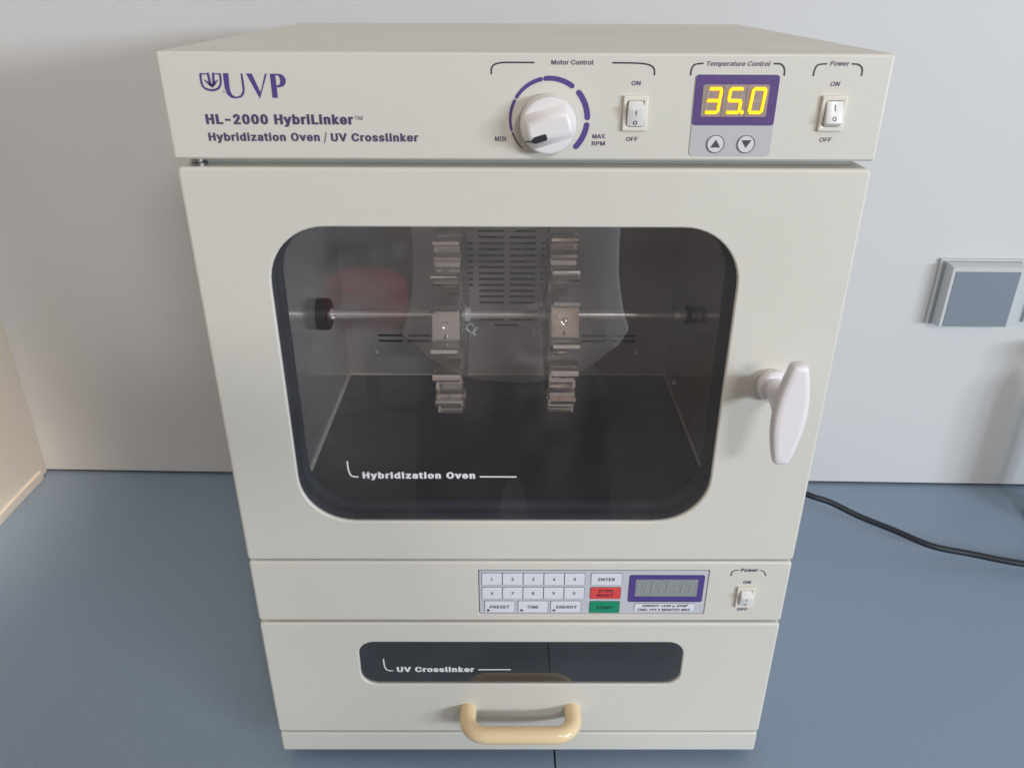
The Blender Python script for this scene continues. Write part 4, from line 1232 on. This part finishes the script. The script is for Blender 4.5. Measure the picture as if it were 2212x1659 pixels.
def key(x0, x1, z0, z1, m):
    mb = MB()
    mb.slab(RR(x0, x1, z0, z1, 0.0011, 4), KZ - 0.0002, KZ + 0.0003, 0.0001, mi=1)
    g = 0.00030
    mb.slab(RR(x0 + g, x1 - g, z0 + g, z1 - g, 0.0009, 4), KZ - 0.0005, KZ - 0.0001, 0.0002, mi=0)
    return mb.build('key', [m, M['grey_print']], KP)


YK = KZ - 0.0006
KTXT = mat('key_print', (0.055, 0.05, 0.075), 0.5)
xsr = [-0.0294, -0.0139, 0.0016, 0.0171, 0.0325, 0.0480]
for row, (z0, z1), digs in ((0, (0.1789, 0.1905), '12345'), (1, (0.1655, 0.1770), '67890')):
    for i, dch in enumerate(digs):
        key(xsr[i], xsr[i + 1], z0, z1, M['key'])
        cx = (xsr[i] + xsr[i + 1]) / 2
        w_ = 0.0008 if dch == '1' else 0.0012
        if dch == '1':
            text(dch, cx - 0.0007, cx + 0.0005, (z0 + z1) / 2 - 0.0013, 0.0027, KTXT, KP, y=YK, bold=0.034)
        else:
            text(dch, cx - 0.0009, cx + 0.0009, (z0 + z1) / 2 - 0.0013, 0.0027, KTXT, KP, y=YK, bold=0.034)
for x0, x1, s_, tx0, tx1 in ((-0.0275, -0.0042, 'PRESET', -0.0232, -0.0084), (-0.0021, 0.0210, 'TIME', 0.0049, 0.0136), (0.0226, 0.0459, 'ENERGY', 0.0272, 0.0430)):
    key(x0, x1, 0.1521, 0.1637, M['key'])
    text(s_, tx0, tx1, 0.1565, 0.0028, KTXT, KP, y=YK, bold=0.034)
    mb = MB()
    mb.disc(x0 + 0.0029, 0.1546, 0.0012, YK, 20)
    mb.build('indicator', mat('indicator_grey', (0.11, 0.10, 0.11), 0.3), KP, flat=True)
key(0.0523, 0.0757, 0.1789, 0.1905, M['key'])
text('ENTER', 0.0578, 0.0704, 0.1832, 0.0028, KTXT, KP, y=YK, bold=0.034)
key(0.0522, 0.0756, 0.1655, 0.1770, M['key_red'])
DT = mat('dark_on_red', (0.10, 0.012, 0.03), 0.5)
text('STOP/', 0.0584, 0.0697, 0.1722, 0.0028, DT, KP, y=YK, bold=0.034)
text('RESET', 0.0577, 0.0701, 0.1679, 0.0028, DT, KP, y=YK, bold=0.034)
key(0.0523, 0.0755, 0.1518, 0.1634, M['key_green'])
text('START', 0.0578, 0.0702, 0.1559, 0.0028, mat('dark_on_green', (0.01, 0.03, 0.035), 0.5), KP, y=YK, bold=0.034)
mb = MB()
o_, i_ = rrect(0.0813, 0.1373, 0.1629, 0.1885, 0.0016, 4), rrect(0.0861, 0.1330, 0.1680, 0.1844, 0.0010, 4)
mb.poly([o_, i_], KZ - 0.0003)
mb.build('display_surround', mat('purple_surround', (0.085, 0.055, 0.25), 0.4), KP, flat=True)
mb = MB()
mb.stroke(rrect(0.0813, 0.1373, 0.1629, 0.1885, 0.0016, 4), 0.0003, KZ - 0.00035, closed=True)
mb.build('surround_outline', M['grey_print'], KP, flat=True)
mb = MB()
mb.poly([rrect(0.0861, 0.1330, 0.1680, 0.1844, 0.0008, 4)], KZ - 0.0002)
mb.build('display_lens', M['lcd2'], KP, flat=True)
mb = MB()
for k in range(4):
    sp = seg_pts(0.0912 + k * 0.0112, 0.1766, 0.0064, 0.0118, 0.0006)
    for q_, s_ in enumerate('abcdefg'):
        mb.stroke(list(sp[s_]), 0.0014, KZ - 0.0004 - 0.00003 * q_)
mb.build('unlit_digit', M['seg2'], KP, flat=True)
mb = MB()
mb.slab(RR(0.0865, 0.1329, 0.1532, 0.1612, 0.0013, 4), KZ - 0.0002, KZ + 0.0003, 0.0001, mi=1)
mb.slab(RR(0.08675, 0.13265, 0.15345, 0.16095, 0.0011, 4), KZ - 0.0004, KZ - 0.0001, 0.0001, mi=0)
mb.build('legend_plate', [M['key'], M['grey_print']], KP)
text('ENERGY: x100 \u03bc J/CM\u00b2', 0.0929, 0.1276, 0.1581, 0.0021, KTXT, KP, y=YK, bold=0.034)
text('TIME: 999.9 MINUTES MAX.', 0.0888, 0.1300, 0.1543, 0.0021, KTXT, KP, y=YK, bold=0.034)


yq = 0.0003 - 0.00022
text('ON', 0.1664, 0.1722, 0.1810, 0.0028, M['plum'], PANEL, y=yq, bold=0.034, shear=0.05)
text('OFF', 0.1651, 0.1732, 0.1548, 0.0028, M['plum'], PANEL, y=yq, bold=0.034, shear=0.05)
text('Power', 0.1629, 0.1759, 0.1924, 0.0031, M['plum'], PANEL, y=yq, bold=0.034, shear=0.2)
for pts in ([(0.1563, 0.1886), (0.1568, 0.1919), (0.1585, 0.1935), (0.1611, 0.1938)], [(0.1774, 0.1936), (0.1797, 0.1930), (0.1813, 0.1912), (0.1822, 0.1887)]):
    mb = MB()
    mb.stroke(smooth_pts(pts, 5), 0.0007, yq)
    mb.build('bracket', M['brk'], PANEL, flat=True)

# white print on the two windows
mb = MB()
mb.stroke(smooth_pts([(-0.1205, 0.2870), (-0.1204, 0.2812), (-0.1193, 0.2766), (-0.1176, 0.2750), (-0.1142, 0.2747)], 5), 0.0011, 0.0014)
mb.build('bracket', M['white_print'], DOOR, flat=True)
mb = MB()
mb.stroke([(-0.0290, 0.2749), (-0.0042, 0.2748)], 0.0011, 0.0014)
mb.build('rule', M['white_print'], DOOR, flat=True)
text('Hybridization Oven', -0.1109, -0.0326, 0.2733, 0.0053, M['white_print'], DOOR, y=0.0014, bold=0.056, spacing=0.02)
mb = MB()
mb.stroke(smooth_pts([(-0.1082, 0.1030), (-0.1080, 0.0971), (-0.1070, 0.0927), (-0.1050, 0.0909), (-0.1016, 0.0907)], 5), 0.0011, 0.0014)
mb.build('bracket', M['white_print'], DRAWER, flat=True)
mb = MB()
mb.stroke([(-0.0329, 0.0918), (-0.0076, 0.0919)], 0.0011, 0.0014)
mb.build('rule', M['white_print'], DRAWER, flat=True)
text('UV Crosslinker', -0.0983, -0.0364, 0.0893, 0.0055, M['white_print'], DRAWER, y=0.0014, bold=0.056, spacing=0.0)

# ------------------------------------------------------------------ wall switch on the right
def wp(x, d, z):
    """point d in front of the back wall"""
    return (x, wall_y(x) - d, z)


WS = tag(empty('wall_switch', wp(0.54, 0, 0.255)), 'grey wall switch with blue-grey lid in a pale frame right of the oven', 'wall switch')


def wbox(mb, x0, x1, z0, z1, d0, d1, ins=0.0, mi=0):
    loops = []
    o = WS.location
    q0 = [(x0, z0), (x1, z0), (x1, z1), (x0, z1)]
    q1 = [(x0 + ins, z0 + ins), (x1 - ins, z0 + ins), (x1 - ins, z1 - ins), (x0 + ins, z1 - ins)]
    for d, q in ((d0, q0), (d0 + (d1 - d0) * 0.8, [(a[0] * .5 + b_[0] * .5, a[1] * .5 + b_[1] * .5) for a, b_ in zip(q0, q1)]) if ins else (d0, q0), (d1, q1)):
        loops.append([tuple(Vector(wp(x, d, z)) - o) for x, z in q])
    if not ins:
        loops = [loops[0], loops[2]]
    mb.loft(loops, mi=mi)


mb = MB()
wbox(mb, 0.4878, 0.680, 0.2204, 0.3000, 0.0001, 0.0045)
mb.build('cover_frame', M['frame'], WS, smooth=False)
mb = MB()
wbox(mb, 0.4905, 0.5790, 0.2215, 0.2980, 0.0040, 0.0060)
mb.build('painted_shade', mat('mid_grey', (0.30, 0.32, 0.34), 0.5), WS, smooth=False)  # grey plate painted as the shade around the switch block
mb = MB()
wbox(mb, 0.4930, 0.5760, 0.2220, 0.2972, 0.0055, 0.0205, ins=0.0020)
mb.build('switch_block', M['frame'], WS, smooth=False)
mb = MB()
wbox(mb, 0.4985, 0.5720, 0.2236, 0.2905, 0.0200, 0.0212, ins=0.0004)
mb.build('switch_lid', M['lid'], WS, smooth=False)
mb = MB()
wbox(mb, 0.5990, 0.6030, 0.2250, 0.2960, 0.0040, 0.0085)
mb.build('module_rib', M['frame'], WS, smooth=False)

# ------------------------------------------------------------------ power cable on the bench
cp = [(0.205, 0.405, 0.056), (0.290, 0.366, 0.045), (0.3480, 0.3300, 0.0350), (0.3745, 0.3220, 0.0290), (0.4065, 0.3080, 0.0185), (0.4410, 0.2900, 0.0120),
      (0.4775, 0.2690, 0.0055), (0.5185, 0.2600, 0.0015), (0.5715, 0.2440, 0.0), (0.66, 0.232, -0.003), (0.80, 0.235, -0.006)]
mb = MB()
mb.tube(smooth_pts(cp, 8), 0.0036, 12)
tag(mb.build('power_cable', M['cable'], None, angle=60), 'black power cable curving over the blue-grey bench to the right of the oven', 'cable')

# ------------------------------------------------------------------ green bottle at the right edge, unseen body kept for the wall shadow
mb = MB()
bx, by = 0.6675, 0.345
BT = tag(empty('shadow_bottle', (bx, by, ZC)), 'dark green bottle at the far right edge, unseen body kept to shade the wall, base ring in view', 'bottle')
mb.lathe([(0.022, 0.0), (0.024, 0.002), (0.024, 0.006), (0.024, 0.16), (0.021, 0.175), (0.013, 0.19), (0.012, 0.205)], (0, 0, 0), 'z', 40)
mb.build('bottle_body', M['glass_green'], BT)
mb = MB()
mb.lathe([(0.014, 0.205), (0.0145, 0.208), (0.0145, 0.224), (0.013, 0.226)], (0, 0, 0), 'z', 28)
mb.build('cap', M['knob'], BT)
mb = MB()
mb.lathe([(0.0238, 0.003), (0.0315, 0.005), (0.0325, 0.009), (0.0315, 0.012), (0.0238, 0.014)], (0, 0, 0), 'z', 40)
mb.build('base_ring', M['switch'], BT)


# ------------------------------------------------------------------ the photographer, seen mirrored in the window
def skin_obj(name, verts, edges, radii, m, parent, sub=2, root=0):
    me = bpy.data.meshes.new(name)
    me.from_pydata(verts, edges, [])
    o = bpy.data.objects.new(name, me)
    COL.objects.link(o)
    md = o.modifiers.new('Skin', 'SKIN')
    sv = me.skin_vertices[0].data
    for i, r_ in enumerate(radii):
        sv[i].radius = r_ if isinstance(r_, tuple) else (r_, r_)
        sv[i].use_root = (i == root)
    md.use_smooth_shade = True
    s_ = o.modifiers.new('Sub', 'SUBSURF')
    s_.levels = sub
    s_.render_levels = sub
    dg = bpy.context.evaluated_depsgraph_get()
    em = bpy.data.meshes.new_from_object(o.evaluated_get(dg))
    bpy.data.objects.remove(o)
    em.name = name
    em.materials.clear()
    em.materials.append(m)
    em.polygons.foreach_set('use_smooth', [True] * len(em.polygons))
    q = bpy.data.objects.new(name, em)
    COL.objects.link(q)
    q.parent = parent
    return q


FZ = -0.92
PY = -0.80
PE = tag(empty('person', (0, PY, FZ)), 'standing photographer in a light grey shirt and dark trousers, mirrored in the smoked oven window', 'person')
rel = lambda x, y, z: (x, y - PY, z - FZ)
# body: torso, neck, head, arms, hands with fingers
V, E_, Rd = [], [], []


def nv(p, r_, prev=None):
    V.append(rel(*p))
    Rd.append(r_)
    if prev is not None:
        E_.append((prev, len(V) - 1))
    return len(V) - 1


pel = nv((0, PY, 0.02), (0.09, 0.05))
chest = nv((0, PY, 0.30), (0.13, 0.08), pel)
neck0 = nv((0, PY, 0.47), (0.07, 0.06), chest)
neck = nv((0, PY + .02, 0.545), (0.05, 0.05), neck0)
hd0 = nv((0, PY + .035, 0.62), (0.070, 0.082), neck)
hd1 = nv((0, PY + .03, 0.70), (0.072, 0.090), hd0)
hd2 = nv((0, PY + .02, 0.76), (0.045, 0.055), hd1)
for s in (-1, 1):
    sh = nv((s * 0.17, PY, 0.43), 0.055, neck0)
    el = nv((s * 0.29, PY + .06, 0.34), 0.042, sh)
    wr = nv((s * 0.115, -0.555, 0.475), 0.026, el)
    pm = nv((s * 0.090, -0.525, 0.530), (0.020, 0.030), wr)
    for k, (dx, ln) in enumerate(((0.0, 0.070), (0.012, 0.078), (0.024, 0.072), (0.036, 0.060))):
        a = nv((s * (0.090 + 0.006), -0.520 + 0.002 * k, 0.552 + dx * 0.9 - 0.02), 0.0095, pm)
        b1 = nv((s * 0.096, -0.490, 0.562 + dx * 0.9 - 0.02), 0.0088, a)
        nv((s * (0.080), -0.470, 0.566 + dx * 0.9 - 0.02), 0.0080, b1)
    t1 = nv((s * 0.070, -0.535, 0.548), 0.011, pm)
    nv((s * 0.052, -0.512, 0.572), 0.0095, t1)
for s in (-1, 1):
    hp = nv((s * 0.08, PY, -0.10), 0.048, pel)
    kn = nv((s * 0.11, PY + .02, -0.44), 0.050, hp)
    an = nv((s * 0.12, PY, -0.84), 0.036, kn)
    nv((s * 0.13, PY + .14, -0.885), 0.030, an)
skin_obj('body', V, E_, Rd, M['skin'], PE, 2, pel)
# face features
mb = MB()
hc = rel(0, PY + .03, 0.685)
mb.loft([[(hc[0] + 0.012 * c * math.cos(a * math.pi / 4), hc[1] + 0.088 + dy, hc[2] - 0.020 + dz + 0.010 * c * math.sin(a * math.pi / 4)) for a in range(8)] for c, dy, dz in ((1.2, -0.01, 0), (1, 0.006, -0.004), (0.7, 0.016, -0.006))])
mb.build('nose', M['skin'], PE)
for s in (-1, 1):
    mb = MB()
    mb.lathe([(0.014, -0.004), (0.017, 0.0), (0.012, 0.006), (0.004, 0.007)], (hc[0] + s * 0.072, hc[1], hc[2] - 0.01), 'x', 14)
    mb.build('ear', M['skin'], PE)
for s in (-1, 1):
    mb = MB()
    mb.lathe([(0.002, -0.003), (0.009, -0.001), (0.006, 0.006), (0.001, 0.008)], (hc[0] + s * 0.030, hc[1] + 0.081, hc[2] + 0.004), 'y', 14)
    mb.build('eye', M['knob'], PE)
mb = MB()
mb.lathe([(0.006, 0.086), (0.045, 0.082), (0.078, 0.050), (0.086, 0.010), (0.078, -0.025)], (hc[0], hc[1] - 0.014, hc[2] + 0.006), 'z', 28)
mb.build('hair', M['hair'], PE)
# shirt: torso hanging loose over the trousers, and long sleeves
mb = MB()
loops = []
NS = 72
rings = [(0.480, 0.060, 0.058), (0.470, 0.085, 0.066), (0.452, 0.135, 0.078), (0.430, 0.172, 0.092), (0.400, 0.186, 0.104), (0.350, 0.180, 0.114), (0.300, 0.174, 0.118),
         (0.250, 0.170, 0.120), (0.200, 0.169, 0.120), (0.150, 0.171, 0.120), (0.110, 0.176, 0.121), (0.080, 0.181, 0.122), (0.0, 0.190, 0.124), (-0.001, 0.187, 0.121), (0.08, 0.177, 0.118)]
for q, (z, wx, wy) in enumerate(rings):
    lp = []
    for i in range(NS):
        a = 2 * math.pi * i / NS
        c, s_ = math.cos(a), math.sin(a)
        low = max(0.0, (0.45 - z) / 0.45)
        fold = 1 + low * (0.018 * math.sin(7 * a + z * 16) + 0.013 * math.sin(13 * a - z * 22 + 1.3) + 0.020 * math.exp(-((a - 0.75 - z) / 0.10) ** 2))
        zz = z if q not in (12, 13) else z + 0.008 + 0.048 * abs(c) ** 2.2
        lp.append(rel(0.002 + wx * fold * c, PY + wy * fold * s_, zz))
    loops.append(lp)
mb.loft(loops, cap0=False, cap1=False)
mb.build('shirt', M['shirt'], PE, angle=80)
for s_ in (-1, 1):
    V, E_, Rd = [], [], []
    sh = nv((s_ * 0.165, PY, 0.405), 0.068)
    el = nv((s_ * 0.295, PY + .06, 0.34), 0.052, sh)
    nv((s_ * 0.135, -0.580, 0.440), 0.038, el)
    skin_obj('sleeve', V, E_, Rd, M['shirt'], PE, 2, sh)
# trousers
V, E_, Rd = [], [], []
p00 = nv((0, PY, 0.03), (0.165, 0.110))
p0 = nv((0, PY, -0.06), (0.165, 0.115), p00)
for s in (-1, 1):
    hp = nv((s * 0.095, PY, -0.16), 0.098, p0)
    kn = nv((s * 0.115, PY + .02, -0.44), 0.078, hp)
    nv((s * 0.125, PY, -0.84), 0.060, kn)
skin_obj('trousers', V, E_, Rd, M['trouser'], PE, 2, p0)
for s in (-1, 1):
    mb = MB()
    lo = []
    for t_, hw_, hh_ in ((-0.09, 0.03, 0.06), (-0.06, 0.040, 0.075), (0.03, 0.042, 0.060), (0.12, 0.048, 0.040), (0.19, 0.030, 0.022)):
        c = rel(s * 0.13, PY + t_, FZ)
        lo.append([(c[0] + hw_ * math.cos(math.pi * i / 8) , c[1], c[2] + 0.002 + hh_ * math.sin(math.pi * i / 8)) for i in range(9)])
    mb.loft(lo)
    mb.build('shoe', M['shoe'], PE)

# a red stool further back in the room, its reflection shows at the left of the window
ST = tag(empty('stool', (-0.52, -2.2, FZ)), 'red stool standing behind the photographer, mirrored at the left of the oven window', 'stool')
mb = MB()
mb.lathe([(0.11, 0.40), (0.135, 0.41), (0.15, 0.44), (0.15, 0.54), (0.13, 0.57), (0.002, 0.575)], (0, 0, 0), 'z', 36)
mb.build('seat', M['red'], ST)
mb = MB()
mb.lathe([(0.024, 0.03), (0.024, 0.405)], (0, 0, 0), 'z', 20)
mb.build('post', M['black'], ST)
for k in range(5):
    a = 2 * math.pi * k / 5
    mb = MB()
    mb.tube([(0.02 * math.cos(a), 0.02 * math.sin(a), 0.07), (0.25 * math.cos(a), 0.25 * math.sin(a), 0.03)], [0.018, 0.012], 10)
    mb.build('leg', M['black'], ST)

# the phone that takes the picture sits right behind the lens position
PH = tag(empty('smartphone', (-0.00927, -0.4671, 0.5829)), 'black smartphone held up by the photographer in front of the oven', 'smartphone')
PH.matrix_world = cam.matrix_world.copy()
mb = MB()
loops = []
for z, ins in ((0.004, 0.0012), (0.0052, 0.0), (0.0115, 0.0), (0.0127, 0.0012)):
    loops.append([(x - 0.0, y, z) for x, y in rrect(-0.078 + ins, 0.078 - ins, -0.062 + ins, 0.013 - ins, 0.009, 5)])
mb.loft(loops)
mb.build('phone_body', M['black'], PH)
mb = MB()
mb.loft([[(x, y, 0.01275) for x, y in rrect(-0.075, 0.075, -0.059, 0.010, 0.007, 5)], [(x, y, 0.0131) for x, y in rrect(-0.075, 0.075, -0.059, 0.010, 0.007, 5)]])
mb.build('phone_screen', mat('screen_glass', (0.02, 0.02, 0.025), 0.08), PH)
mb = MB()
mb.lathe([(0.007, 0.004), (0.007, 0.0035), (0.0055, 0.0034)], (0, 0, 0), 'z', 24)
mb.build('phone_lens', mat('lens_ring', (0.1, 0.1, 0.1), 0.2, metal=1.0), PH)
